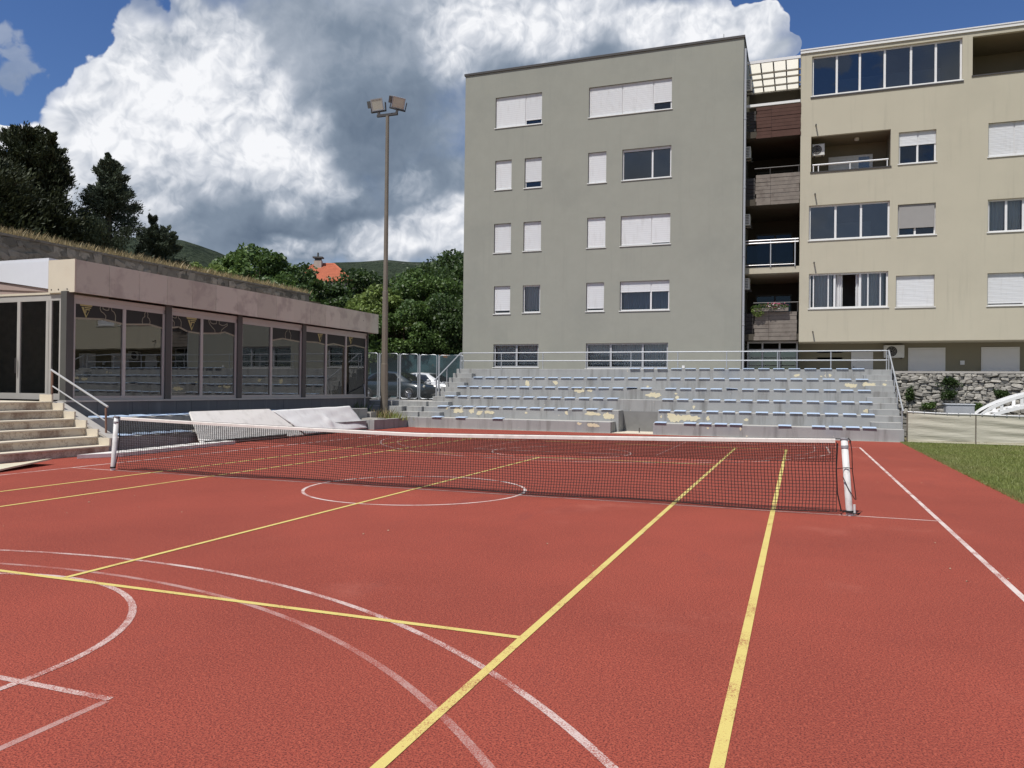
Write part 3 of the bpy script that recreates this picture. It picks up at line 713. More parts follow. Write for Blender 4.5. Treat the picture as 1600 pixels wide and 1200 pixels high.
# ------------------------------------------------------------------ grey block of flats
GY, GX0, GX1, GZ = 23.9, -9.80, 3.43, 17.06
gw = [ # photo corners, splits (u), shutter cover per leaf, curtain, glass
 ((774.5,153,846.5,192.5),(820.6,),(1,.86),None),((920.4,137,1049.5,169.5),(972,1020.5),(1,1,.76),None),
 ((773.8,251.5,799,295),(),(1,),None),((819.8,247.5,846,292),(),(.80,),None),((919,239,947,284.5),(),(1,),None),((972.4,234,1048.6,276),(1019,),(.06,.06),None),
 ((772,350,798,394),(),(1,),None),((818,347,845,391),(),(1,),None),((917.5,340.5,945.7,386),(),(1,),None),((970,338,1047,380.5),(1017.6,),(1,.96),None),
 ((771.8,447.5,796.8,490),(),(.9,),None),((817,446,843.6,488),(),(0,),'curtain'),((916,442,943.4,486),(),(.92,),None),((968.7,440,1045.5,484),(1016.5,),(.36,.36),'blue_curtain'),
 ((771,538,841,574),(806,),None,'curtain'),((915.5,536.5,1043.5,575.5),(953.5,1003.5),None,'curtain')]
grey = empty('apartment_building', (0,0,0), 0, 'grey rendered five storey apartment block with white roller shutters', 'building')
ops = []; W = []
for c, sp, sh, cu in gw:
    r = px(*c, GY); ops.append((*r, .17)); W.append((r, [onY(u, (c[1]+c[3])/2, GY).x for u in sp], sh, cu))
mb = MB(); facade(mb, GX0, GX1, 1.0, GZ, GY, ops)
mb.quad((GX1,GY,1),(GX1,GY+11,1),(GX1,GY+11,GZ),(GX1,GY,GZ)); mb.quad((GX0,GY+11,1),(GX0,GY,1),(GX0,GY,GZ),(GX0,GY+11,GZ))
mb.quad((GX1,GY+11,1),(GX0,GY+11,1),(GX0,GY+11,GZ),(GX1,GY+11,GZ)); mb.quad((GX0,GY,GZ),(GX1,GY,GZ),(GX1,GY+11,GZ),(GX0,GY+11,GZ))
mb.build('wall', MAT['grey_render'], grey)
mb = MB(); mb.quad((GX0+.02,GY+.7,1),(GX1-.02,GY+.7,1),(GX1-.02,GY+.7,GZ-.1),(GX0+.02,GY+.7,GZ-.1)); mb.build('room_back', MAT['interior'], grey)
for i, (r, sp, sh, cu) in enumerate(W):
    gf = i >= 14
    window(grey, *r, GY, sp, sh, cu, 'glass_dark' if i == 5 else 'glass', fw=.075 if gf else .06, dep=.105, mat='grey_metal' if gf else 'white_pvc')
MB().box(GX0-.05, GX1+.05, GY-.05, GY+11.05, GZ, GZ+.10).build('roof_edge', MAT['dark_trim'], grey)
MB().box(.9, 1.02, GY-.02, GY-.004, 2.62, 2.75).build('wall_plate', MAT['white_pvc'], grey)
mb = MB(); mb.tube([(GX1+.07,GY+.10,2.3),(GX1+.07,GY+.10,16.6)], .055, 10)
for z in (4.5,7.5,10.5,13.5): mb.tube([(GX1+.07,GY+.10,z),(GX1+.07,GY+.10,z+.06)], .066, 10)
mb.build('downpipe', MAT['grey_metal'], grey)
MB().tube([(GX1-.9,GY+.5,GZ+.1),(GX1-.9,GY+.5,GZ+.5)], .012, 5).build('aerial', MAT['dark_trim'], grey)

# ------------------------------------------------------------------ beige block of flats
BY, BX0, BX1, BZ, BB = 24.4, 5.78, 34., 16.33, 3.79
beige = empty('apartment_building', (0,0,0), 0, 'beige rendered apartment block with balconies and overhanging upper floors', 'building')
bw = [((1269,88.5,1503.6,124.5),(1307.7,1343.8,1382.8,1423.9,1462.8),None,None,'glass_dark'),
 ((1404.5,207,1462.8,252),(1434,),(.42,.42),None,'glass'),((1544.5,192.5,1625,239),(1585,),(1,1),None,'glass'),
 ((1264,321.5,1390,369.5),(1305.5,1345.5),None,None,'glass_dark'),((1403,320,1462,366),(1430,),None,'blind','glass'),((1543.7,312,1625,359),(1573,1600),None,'curtain','glass'),
 ((1264,428,1387.5,479.5),(1304,1344),None,'open','glass'),((1400,431,1460,479),(),(1,),None,'glass'),((1543,427,1625,476),(1600,),(.95,.95),None,'glass')]
ops = []; W = []
for c, sp, sh, cu, gl in bw:
    r = px(*c, BY); ops.append((*r, .18)); W.append((r, [onY(u, (c[1]+c[3])/2, BY).x for u in sp], sh, cu, gl))
lg1 = px(1267.5,213.5,1391.5,259, BY); lg2 = px(1520,56,1680,110, BY); lg2[3] = 16.02; lg2[2] = 14.45
ops += [(*lg1, .16), (*lg2, .16)]
mb = MB(); facade(mb, BX0, BX1, BB, BZ, BY, ops)
mb.quad((BX0,BY+12,2.3),(BX0,BY,2.3+1.5),(BX0,BY,BZ),(BX0,BY+12,BZ)); mb.quad((BX1,BY,BB),(BX1,BY+12,BB),(BX1,BY+12,BZ),(BX1,BY,BZ))
mb.quad((BX0,BY,BZ),(BX1,BY,BZ),(BX1,BY+12,BZ),(BX0,BY+12,BZ)); mb.quad((BX1,BY+12,2),(BX0,BY+12,2),(BX0,BY+12,BZ),(BX1,BY+12,BZ))
mb.quad((BX0,BY,BB),(BX0,BY+1.8,BB),(BX1,BY+1.8,BB),(BX1,BY,BB))
mb.build('wall', MAT['beige_render'], beige)
MAT['loggia_shade_tone'] = simple('loggia_shade_tone', (.20,.175,.13), .92, .15, var=.1)  # darker than the facade: shade inside the loggias put into the colour
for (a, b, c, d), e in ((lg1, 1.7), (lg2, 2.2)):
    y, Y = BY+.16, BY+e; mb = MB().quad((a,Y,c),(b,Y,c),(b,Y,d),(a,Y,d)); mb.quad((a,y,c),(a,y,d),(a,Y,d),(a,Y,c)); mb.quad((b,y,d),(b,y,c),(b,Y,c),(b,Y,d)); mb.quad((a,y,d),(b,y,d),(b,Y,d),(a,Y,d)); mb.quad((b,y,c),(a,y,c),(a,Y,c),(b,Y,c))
    mb.build('loggia_lining', MAT['loggia_shade_tone'], beige)
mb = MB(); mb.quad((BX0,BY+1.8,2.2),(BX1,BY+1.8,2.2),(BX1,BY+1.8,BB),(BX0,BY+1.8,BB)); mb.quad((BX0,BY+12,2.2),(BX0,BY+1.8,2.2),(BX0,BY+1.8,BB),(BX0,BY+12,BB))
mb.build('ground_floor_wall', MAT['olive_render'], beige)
for (r, *_ ) in W: MB().quad((r[0]-.3,BY+1.4,r[2]-.3),(r[1]+.3,BY+1.4,r[2]-.3),(r[1]+.3,BY+1.4,r[3]+.2),(r[0]-.3,BY+1.4,r[3]+.2)).build('room_back', MAT['interior'], beige)
for i, (r, sp, sh, cu, gl) in enumerate(W):
    w = window(beige, *r, BY, sp, sh, cu if cu in ('curtain',) else None, gl, fw=.07 if len(sp) > 1 else .06, dep=.11, curt_gap=(1,) if cu == 'open' else ())
    x0, x1, z0, z1 = r
    if cu == 'blind': MB().box(x0+.05, x1-.05, BY+.05, BY+.062, z0+.32, z1-.02).build('fabric_blind', MAT['blind_fabric'], w)
    if cu == 'open':
        a, b = sp
        curtain_mesh(x0+.25, a-.1, z0+.06, z1-.05, BY+.3).build('curtain', MAT['curtain'], w); curtain_mesh(b+.1, x1-.15, z0+.06, z1-.05, BY+.3).build('curtain', MAT['curtain'], w)
        curtain_mesh(a+.05, a+.32, z0+.06, z1-.05, BY+.26, .05, .09).build('curtain', MAT['white_cloth'], w); curtain_mesh(b-.16, b+.12, z0+.06, z1-.05, BY+.26, .05, .09).build('curtain', MAT['white_cloth'], w)
        mb = MB()
        for x in (x0+.16, x0+.75, b+.28, b+.75): mb.box(x, x+.05, BY+.112, BY+.165, z0+.07, z1-.07)
        mb.build('sliding_sash', MAT['white_pvc'], w)
    if i in (0, 3):   # room furniture edge seen through the enclosed balcony: inner window
        MB().box(x0+1.0, x1-.6, BY+1.3, BY+1.36, z0+.1, z0+(z1-z0)*.62).build('inner_window', MAT['curtain'], w)
# loggia of the third storey
x0, x1, z0, z1 = lg1; Yb = BY+1.7
lo = MB().box(x0+.75, x1-.55, Yb-.06, Yb-.01, z0+.05, z0+1.02).build('loggia', MAT['white_pvc'], beige)
shutter_mesh(x0+.82, x0+1.85, z0+.45, z0+.98, Yb-.075).build('shutter', MAT['shutter'], lo)
MB().box(x0+.82, x0+1.85, Yb-.075, Yb-.07, z0+.1, z0+.42).build('pane', MAT['glass_dark'], lo); MB().box(x0+1.98, x1-.68, Yb-.075, Yb-.07, z0+.15, z0+.92).build('pane', MAT['glass_dark'], lo)
mb = MB(); mb.tube([(x0+.06,BY+.05,z0+.30),(x1-.08,BY+.05,z0+.30)], .035, 8)
for x in (x0+.1, x0+.3, (x0+x1)/2, x1-.12): mb.tube([(x,BY+.05,z0),(x,BY+.05,z0+.3)], .022, 6)
mb.build('railing', MAT['white_pvc'], lo)
MB().box(x0-.03, x1+.03, BY-.03, BY-.002, z0-.06, z0-.002).build('ledge', MAT['dark_trim'], lo)
MB().tube([((x0+x1)/2+.3,BY+.8,z1-.1),((x0+x1)/2+.3,BY+.8,z1-.005)], .1, 12).build('ceiling_lamp', MAT['white_pvc'], lo)
def ac_unit(parent, x, y, z, w=.75, d=.28, h=.52, face='-y'):
    """outdoor air conditioner; face is the side its fan looks to"""
    if face == '-y':
        b = MB().box(x, x+w, y-d, y, z, z+h).build('air_conditioner', MAT['ac_white'], parent, bevel=.015)
        r = h*.40; c = (x+w*.38, z+h*.5)
        MB().tube([(c[0],y-d-.004,c[1]),(c[0],y-d+.02,c[1])], r, 20).build('fan_opening', MAT['rubber_black'], b)
        mb = MB()
        for k in range(4): mb.tube([(c[0]+r*(k+1)/4*math.cos(t),y-d-.008,c[1]+r*(k+1)/4*math.sin(t)) for t in [6.2832*q/16 for q in range(17)]], .004, 4, False)
        mb.build('fan_grille', MAT['ac_white'], b)
        [MB().box(q, q+.04, y-d+.02, y, z-.04, z-.001).build('bracket', MAT['dark_trim'], b) for q in (x+.08, x+w-.12)]
    else:
        b = MB().box(x, x+d, y, y+w, z, z+h).build('air_conditioner', MAT['ac_white'], parent, bevel=.015)
        mb = MB()
        for k in range(6): mb.box(x+.05, x+d-.05, y-.004, y-.001, z+.06+k*.07, z+.09+k*.07)
        mb.build('vent_slats', MAT['dark_trim'], b)
        [MB().box(x, x+d+.08, q, q+.04, z-.05, z-.001).build('bracket', MAT['dark_trim'], b) for q in (y+.1, y+w-.14)]
    return b
ac_unit(beige, x0+.05, BY+.55, z0+.78, .5, .24, .5)
# open top-floor loggia at the far side
x0, x1, z0, z1 = lg2
lo = MB().box(x0+.4, x0+3.2, BY+2.12, BY+2.18, z0+.02, z0+.75).build('loggia', MAT['white_pvc'], beige)
MB().box(x0-.03, x1, BY-.03, BY-.002, z0-.06, z0-.002).build('ledge', MAT['dark_trim'], lo)
MB().box(x0+.46, x0+2.0, BY+2.10, BY+2.119, z0+.08, z0+.68).build('pane', MAT['glass'], lo)
# enclosed top balcony ledges, roof coping, overflow spouts
r = W[0][0]; MB().box(r[0]-.05, r[1]+.05, BY-.03, BY-.004, r[2]-.10, r[2]-.037).build('ledge', MAT['dark_trim'], beige)
MB().box(BX0-.03, BX1+.05, BY-.07, BY+12.05, BZ, BZ+.05).build('roof_coping', MAT['white_pvc'], beige)
MB().box(BX0-.02, BX1+.04, BY-.05, BY-.003, BZ-.12, BZ-.002).build('roof_trim', MAT['sill'], beige)
for u, v in ((1275,195),(1273.5,303),(1272,410),(1270,518)):
    p = onY(u, v, BY-.1); MB().tube([(p.x,BY+.03,p.z),(p.x,BY-.21,p.z-.02)], .03, 8).build('overflow_spout', MAT['dark_trim'], beige)
# ground floor fittings
Yg = BY+1.8
r = px(1277,547.5,1316,562.5, Yg); window(beige, *r, Yg-.09, (), None, None, 'glass_dark', fw=.12, sill=False)
r = px(1330,550,1364,560, Yg); d = MB().box(r[0], r[1], Yg-.05, Yg-.004, 2.3, r[3]).build('door', MAT['white_pvc'], beige); MB().tube([(r[0]+.1,Yg-.1,2.75),(r[0]+.1,Yg-.05,2.75)], .025, 8).build('handle', MAT['dark_trim'], d)
for u0, u1, v in ((1419,1477,543.5),(1533,1593,542.5),(1655,1720,541.5)):
    a, b = onY(u0, v, Yg), onY(u1, v, Yg)
    dd = MB().box(a.x, b.x, Yg-.05, Yg-.004, 2.3, a.z).build('garage_door', MAT['sill'], beige); shutter_mesh(a.x+.06, b.x-.06, 2.36, a.z-.07, Yg-.055).build('door_leaf', MAT['white_pvc'], dd)
p = onY(1381,559,Yg-.3); ac_unit(beige, p.x, Yg, p.z, .80, .30, .55)
p = onY(1503,568,Yg); MB().box(p.x-.07, p.x+.09, Yg-.06, Yg-.004, p.z-.05, p.z+.12).build('wall_lamp', MAT['white_pvc'], beige)

# ------------------------------------------------------------------ stair core of balconies between the two blocks
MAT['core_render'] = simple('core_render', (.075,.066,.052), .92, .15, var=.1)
core = empty('balcony_stack', (GX1,BY,0), 0, 'dark recessed stack of wood clad balconies between the grey and beige blocks', 'balconies'); core.location = (0,0,0)
cx0, cx1, cyb = GX1+.02, BX0-.02, BY+3.6
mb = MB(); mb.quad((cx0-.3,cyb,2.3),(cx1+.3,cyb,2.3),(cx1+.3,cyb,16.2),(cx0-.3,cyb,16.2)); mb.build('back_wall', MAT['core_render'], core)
LV = [3.88, 6.80, 9.80, 12.78]
for k, z in enumerate(LV):
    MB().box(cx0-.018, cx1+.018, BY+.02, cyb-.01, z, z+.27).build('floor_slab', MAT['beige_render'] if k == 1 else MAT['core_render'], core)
    dr = MB().box(cx0+.35, cx1-.3, cyb-.08, cyb-.02, z+.28, z+2.4).build('balcony_door', MAT['column_paint'], core)
    MB().box(cx0+.42, cx0+1.2, cyb-.1, cyb-.085, z+.36, z+2.3).build('pane', MAT['glass_rail'], dr); MB().box(cx0+1.28, cx1-.37, cyb-.1, cyb-.085, z+.36, z+2.3).build('pane', MAT['glass_rail'], dr)
MB().box(cx0+.02, cx1-.02, BY+.02, BY+.3, 15.0-.55, 15.0-.40)
def boards(z0, z1, m, n, yfront, xa, xb, seed):
    r = random.Random(seed); h = (z1-z0)/n
    for k in range(n):
        a = xa+r.uniform(-.03,.03); t = r.uniform(-.012,.012); xm = xa+(xb-xa)*.34
        for p, q in ((a, xm-.004), (xm+.004, xb+r.uniform(-.02,.01))):
            y = yfront+r.uniform(-.012,.012); dz = r.uniform(-.006,.006)
            MB().box(p, q, y, y+.025, z0+k*h+.006+dz, z0+(k+1)*h-.006+dz).build('board', m, core)
    for k in range(n//1): 
        MB().box(xa-.5, xa-.06, yfront+.42, yfront+.445, z0+k*h+.01, z0+(k+1)*h-.012).build('board', MAT['dark_trim'], core)
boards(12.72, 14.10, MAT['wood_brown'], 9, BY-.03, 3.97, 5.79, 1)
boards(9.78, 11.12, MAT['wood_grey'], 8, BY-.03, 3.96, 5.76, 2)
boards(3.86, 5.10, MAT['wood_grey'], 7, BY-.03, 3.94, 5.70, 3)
MB().box(cx0+.02, cx1, BY-.04, BY+.1, 14.14, 14.25).build('parapet_cap', MAT['sill'], core)
for z, m in ((11.40,'dark_trim'),(5.50,'dark_trim')):
    mb = MB().tube([(3.9,BY-.02,z),(5.76,BY-.02,z)], .025, 6)
    for x in (4.55, 5.72): mb.tube([(x,BY+.01,z-.42),(x,BY-.02,z)], .018, 6)
    mb.build('hand_rail', MAT[m], core)
# glass balustrade
gb = MB(); 
for z in (8.24, 8.12): gb.tube([(3.5,BY-.02,z),(5.74,BY-.02,z)], .03, 8)
gb.tube([(3.5,BY-.02,7.16),(5.62,BY-.02,7.16)], .02, 8)
for x in (3.52, 4.6, 5.6): gb.tube([(x,BY-.02,7.07),(x,BY-.02,8.24)], .025, 8)
gb = gb.build('glass_balustrade', MAT['steel_bright'], core)
for a, b in ((3.6,4.52),(4.68,5.52)): MB().box(a, b, BY-.03, BY-.02, 7.24, 8.02).build('pane', MAT['glass_rail'], gb)
# translucent canopy over the top balcony
cp = MB().box(cx0, cx1, BY-.02, BY+.06, 16.05, 16.17)
cn = cp.build('canopy', MAT['white_pvc'], core)
zc = lambda y: 16.12-.02*(y-BY)
for k in range(4):
    a, b = cx0+.15+(cx1-cx0-.2)*k/4, cx0+.15+(cx1-cx0-.2)*(k+1)/4-.05
    MB().quad((a,BY+.08,zc(BY)+.02),(b,BY+.08,zc(BY)+.02),(b,cyb+1,zc(cyb+1)+.02),(a,cyb+1,zc(cyb+1)+.02)).build('roof_panel', MAT['poly'], cn)
    MB().box(b, b+.05, BY+.07, cyb+1, zc(BY)-.10, zc(BY)-.03).build('rafter', MAT['column_paint'], cn)
for y in (BY+1.0, BY+1.7, BY+2.6, BY+3.4): MB().box(cx0+.1, cx1, y, y+.07, zc(BY)-.17, zc(BY)-.105).build('purlin', MAT['bronze_frame'], cn)
MB().quad((cx0+.02,BY+4.9,14.2),(cx1-.02,BY+4.9,14.2),(cx1-.02,BY+4.9,15.9),(cx0+.02,BY+4.9,15.9)).build('rear_glazing', MAT['glass'], cn)
for z in (15.0, 12.0, 9.0, 6.15): ac_unit(core, GX1+.02, BY+.25, z, .7, .26, .5, 'x')
# window box with flowers on the lowest balcony
pl = MB().box(3.95, 5.35, BY-.22, BY-.04, 5.12, 5.26).build('window_box', MAT['wood_grey'], core)
def leafball(n, c, r, size, m, name):
    p = rng.normal(size=(n,3)); p /= np.linalg.norm(p, axis=1)[:,None]; p = p*(rng.uniform(.3,1,n)**.5)[:,None]*np.array(r)+np.array(c)
    return leaf_quads(p, size, m, name)
def leaf_quads(p, size, m, name, dirs=None, aspect=.55):
    n = len(p); a = rng.normal(size=(n,3)) if dirs is None else dirs; a /= np.linalg.norm(a, axis=1)[:,None]
    b = np.cross(a, rng.normal(size=(n,3))); b /= np.linalg.norm(b, axis=1)[:,None]
    s = (size*rng.uniform(.6, 1.35, n))[:,None]
    v = np.stack([p-a*s*.5, p+b*s*aspect*.5, p+a*s*.5, p-b*s*aspect*.5], 1)
    return big(v.reshape(-1,3), np.arange(4*n).reshape(n,4), name, m)
link('foliage', leafball(700, (4.6,BY-.16,5.30), (.85,.14,.16), .07, MAT['leaf_mid'], 'foliage'), pl)
link('trailing_foliage', leafball(400, (4.1,BY-.18,5.12), (.28,.08,.25), .07, MAT['leaf_light'], 'trailing_foliage'), pl)
link('blossom', leafball(90, (4.75,BY-.20,5.38), (.6,.12,.13), .06, MAT['flower'], 'blossom'), pl); link('blossom', leafball(60, (4.8,BY-.21,5.33), (.45,.12,.13), .06, MAT['flower_white'], 'blossom'), pl)
# entrance below
en = MB(); 
for a in (3.6, 4.22, 4.95, 5.68): en.box(a, a+.07, BY+.9, BY+.96, 2.3, 3.86)
en.box(3.6, 5.75, BY+.89, BY+.97, 3.45, 3.53).box(3.6, 5.75, BY+.89, BY+.97, 3.79, 3.87)
en = en.build('entrance_door', MAT['grey_metal'], core)
for a, b in ((3.68,4.21),(4.30,4.94),(5.03,5.67)): MB().box(a, b, BY+.92, BY+.93, 2.3, 3.44).build('pane', MAT['glass_dark'], en)

# ------------------------------------------------------------------ low glazed building on the left
LX, LYa, LYb, LZ0, LZ1 = -11.75, 3.30, 17.95, 1.22, 3.93    # glass line
low = empty('glazed_pavilion', (0,0,0), 0, 'low pavilion with stone fascia and wide bronze framed shop windows', 'building')
FX, FY0, FY1 = -11.45, 3.40, 18.55                          # fascia line
mb = MB().box(-15.5, FX-.06, FY0+.02, FY1-.02, 4.0, 4.74); mb.build('roof', MAT['soffit'], low)
n = 15
for k in range(n):
    a, b = FY0+(FY1-FY0)*k/n, FY0+(FY1-FY0)*(k+1)/n
    MB().box(FX-.05, FX+random.uniform(-.004,.004), a+.004, b-.004, 3.97, 4.80).build('fascia_panel', MAT['fascia'], low)
MB().box(-15.5, FX-.06, FY1-.018, FY1+.03, 3.97, 4.80).build('fascia_panel', MAT['fascia'], low)
MB().box(-12.36, FX, FY0-.05, FY0-.002, 3.97, 4.81).build('end_panel', MAT['cream_slab'], low)
for x in (-12.25,-12.0,-11.7): MB().tube([(x,FY0-.058,4.05),(x,FY0-.05,4.05)], .018, 8).build('panel_bolt', MAT['dark_trim'], low)
mb = MB(); mb.prism([(-17,4.62),(-14.2,4.34),(-12.37,4.08),(-12.37,4.80),(-17,4.84)], 'y', FY0-.045, FY0-.01); mb.build('canopy_sheet', MAT['white_sheet'], low)
MB().box(-17, -12.38, FY0-.03, FY0+.3, 4.79, 4.88).build('canopy_cap', MAT['white_sheet'], low)
mb = MB(); mb.prism([(-17,4.30),(-12.05,3.985),(-12.05,4.06),(-17,4.60)], 'y', FY0-.008, FY0+.02); mb.build('canopy_trim', MAT['soffit'], low)
MB().box(-17, -11.9, FY0+.0, LYa+1.5, 3.94, 3.995).build('canopy_soffit', MAT['cream_slab'], low)
# floor, back wall and ceiling of the room
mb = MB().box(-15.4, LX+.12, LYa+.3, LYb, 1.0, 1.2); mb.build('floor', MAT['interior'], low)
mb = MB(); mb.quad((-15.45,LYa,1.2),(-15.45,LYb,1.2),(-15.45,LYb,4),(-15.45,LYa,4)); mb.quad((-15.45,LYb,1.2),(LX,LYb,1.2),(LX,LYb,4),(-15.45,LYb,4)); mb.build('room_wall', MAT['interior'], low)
def yL(u, v=560): return onX(u, v, LX).y
cols_ = [(LYa-.02, LYa+.20)] + [(yL(u)-.11, yL(u)+.11) for u in (258.5, 370.5, 471.5)] + [(yL(571)-.03, yL(571)+.03)]
for a, b in cols_: MB().box(LX-.08, LX+.12, a, b, LZ0-.02, 3.995).build('column', MAT['column_paint'], low)
MB().box(LX+.0, LX+.30, LYa+.22, LYb, 3.94, 3.99)
SIG = {}
bays = [((LYa+.22, cols_[1][0]), (191,)), ((cols_[1][1], cols_[2][0]), (312.5,)), ((cols_[2][1], cols_[3][0]), (421.5,)), ((cols_[3][1], cols_[4][0]), (507.5, 538.5))]
film_px = {0: [((118,497.5),(160,499),(187,506)), ((194,507),(232,507),(250,513))], 1: [((266,512),(278,511),(292,518),(310,521)), ((316,521),(340,521),(350,519),(363,525))],
           2: [None, ((424,532),(440,529),(466,534))], 3: [((478,534),(495,535),(506,538.5)), ((509,539),(520,537),(536,541)), ((541,541.5),(552,539.5),(566,543.5))]}
def pane_pts(a, b, wav):  # film lower edge in metres on the glass
    return [(min(max(onX(u, v, LX).y, a), b), onX(u, v, LX).z) for u, v in wav]
def flat_line(pts, w, x, m, name, parent):
    mb = MB()
    for (y0, z0), (y1, z1) in zip(pts, pts[1:]):
        d = Vector((y1-y0, z1-z0)); 
        if d.length < 1e-5: continue
        d.normalize(); e = Vector((-d.y, d.x))*w/2; d = d*w*.3
        mb.quad((x,y0-d.x+e.x,z0-d.y+e.y),(x,y0-d.x-e.x,z0-d.y-e.y),(x,y1+d.x-e.x,z1+d.y-e.y),(x,y1+d.x+e.x,z1+d.y+e.y))
    return mb.build(name, m, parent)
FLEX = [(-.32,-.30),(-.30,-.05),(-.44,.08),(-.62,.16),(-.70,.34),(-.58,.56),(-.42,.60),(-.40,.50),(-.50,.46),(-.50,.32),(-.30,.26),(-.12,.28),(-.10,.40),(-.14,.52),(-.02,.62),(.10,.52),(.07,.38),(.10,.28),(.26,.20),(.36,0),(.34,-.34)]
FRONT = [(-.30,-.36),(-.36,-.1),(-.30,.1),(-.22,.18),(-.12,.22),(-.14,.42),(-.05,.60),(.08,.60),(.16,.42),(.12,.22),(.28,.12),(.36,-.1),(.30,-.36)]
SPREAD = [(-.22,-.36),(-.26,-.14),(-.5,.02),(-.72,.20),(-.80,.40),(-.70,.46),(-.62,.28),(-.4,.22),(-.12,.26),(-.12,.5),(0,.62),(.12,.5),(.12,.26),(.4,.18),(.66,.24),(.84,.34),(.86,.22),(.6,.08),(.34,-.1),(.26,-.36)]
sil = {(0,0): (171,489,.48,FLEX), (0,1): (227,497,.40,FRONT), (1,0): (276,500,.42,FLEX), (1,1): (339,509,.52,SPREAD), (2,1): (449,519,.48,FRONT)}
logo = {(0,0): (133,484,.40), (1,0): (298,504,.45), (3,0): (499,525,.46), (3,2): (547,529,.46)}
for bi, ((a, b), sp) in enumerate(bays):
    ys = [a]+[yL(u) for u in sp]+[b]; fw = .07; mb = MB()
    mb.box(LX, LX+.07, a, b, LZ0, LZ0+.10).box(LX, LX+.07, a, b, LZ1-.10, LZ1).box(LX-.01, LX+.05, a+.002, b-.002, LZ1-.22, LZ1-.101)
    for k, y in enumerate(ys):
        p, q = (y, y+fw) if k == 0 else ((y-fw, y) if k == len(ys)-1 else (y-.05, y+.05))
        mb.box(LX+.001, LX+.068, p, q, LZ0+.10, LZ1-.22)
    w = mb.build('shop_window', MAT['bronze_frame'], low)
    for k in range(len(ys)-1):
        p, q = ys[k]+.05, ys[k+1]-.05
        MB().box(LX+.02, LX+.028, p, q, LZ0+.09, LZ1-.21).build('pane', MAT['glass_front'], w)
        fp = film_px[bi][k]
        if not fp: continue
        e = pane_pts(p, q, fp); e[0] = (p, e[0][1]); e[-1] = (q, e[-1][1])
        pts = e+[(q, LZ1-.21), (p, LZ1-.21)]
        MB().prism(pts, 'x', LX+.0295, LX+.032).build('window_film', MAT['dark_film'], w)
        flat_line(e, .05, LX+.0335, MAT['beige_line'], 'film_border', w)
        if (bi, k) in sil:
            u, v, s, shp = sil[(bi, k)]; c = onX(u, v, LX); flat_line([(c.y+x*s, c.z+(z-.14)*s) for x, z in shp], .022, LX+.034, MAT['beige_line'], 'athlete_outline', w)
        if (bi, k) in logo:
            u, v, s = logo[(bi, k)]; c = onX(u, v, LX); lg = MB()
            def bar(z0, z1, y0, y1, cut=None):
                lg.quad((LX+.036,c.y+y0*s,c.z+z0*s),(LX+.036,c.y+y1*s,c.z+z0*s),(LX+.036,c.y+y1*s,c.z+z1*s),(LX+.036,c.y+y0*s,c.z+z1*s))
            for t in (-.52,-.40,-.28,-.16,-.04,.16,.28,.40): bar(.40, .56, t, t+.09)       # the name line, too small to read
            lg.quad(*[(LX+.036,c.y+y*s,c.z+z*s) for y, z in ((-.5,.34),(-.43,.22),(.43,.22),(.5,.34))])
            lg.quad(*[(LX+.036,c.y+y*s,c.z+z*s) for y, z in ((-.36,.16),(-.18,.16),(.0,-.36),(.0,-.55))])
            lg.quad(*[(LX+.036,c.y+y*s,c.z+z*s) for y, z in ((.28,.0),(.18,-.14),(.0,-.42),(.0,-.55))])
            lg.quad(*[(LX+.036,c.y+y*s,c.z+z*s) for y, z in ((-.12,.10),(.36,.10),(.40,.17),(-.12,.17))])
            lg.quad(*[(LX+.036,c.y+y*s,c.z+z*s) for y, z in ((-.06,-.02),(.28,-.02),(.28,.05),(-.06,.05))])
            lg.quad(*[(LX+.036,c.y+y*s,c.z+z*s) for y, z in ((-.06,-.2),(.02,-.2),(.02,-.02),(-.06,-.02))])
            lg.build('logo', MAT['yellow_film'], w)
MB().box(LX-.05, LX+.25, LYa-.1, LYb+.1, LZ0-.05, LZ0-.002).build('sill_ledge', MAT['bronze_frame'], low)
# slate plinth, slab by slab
PX = -11.55; py = LYa-.1
while py < LYb+.05:
    w_ = min(random.uniform(.42,.62), LYb+.1-py)
    MB().box(PX-.2, PX+random.uniform(-.003,.006), py+.003, py+w_-.003, .55, LZ0-.055).build('plinth_slab', MAT['slate_tile'], low); py += w_
# entrance glazing facing the stairs
EY = 3.42
mb = MB(); mb.box(-17, -11.95, EY, EY+.07, 1.22, 1.38).box(-17, -11.95, EY, EY+.07, 3.78, 3.93)
for x in (-16.2,-14.85,-13.50,-12.46,-11.99): mb.box(x-.055, x+.055, EY+.001, EY+.069, 1.38, 3.78)
mb.box(-12.42, -12.32, EY+.001, EY+.069, 1.38, 3.78)
w = mb.build('entrance_glazing', MAT['bronze_frame'], low)
for a, b in ((-16.15,-14.9),(-14.8,-13.55),(-13.45,-12.51),(-12.31,-12.05)): MB().box(a, b, EY+.03, EY+.036, 1.37, 3.79).build('pane', MAT['glass_front'], w)
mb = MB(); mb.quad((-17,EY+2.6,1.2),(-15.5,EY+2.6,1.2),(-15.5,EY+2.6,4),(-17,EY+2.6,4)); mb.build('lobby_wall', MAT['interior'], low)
MB().tube([(-13.52,EY-.05,1.9),(-13.52,EY-.05,2.3)], .02, 8).build('door_handle', MAT['dark_trim'], low)

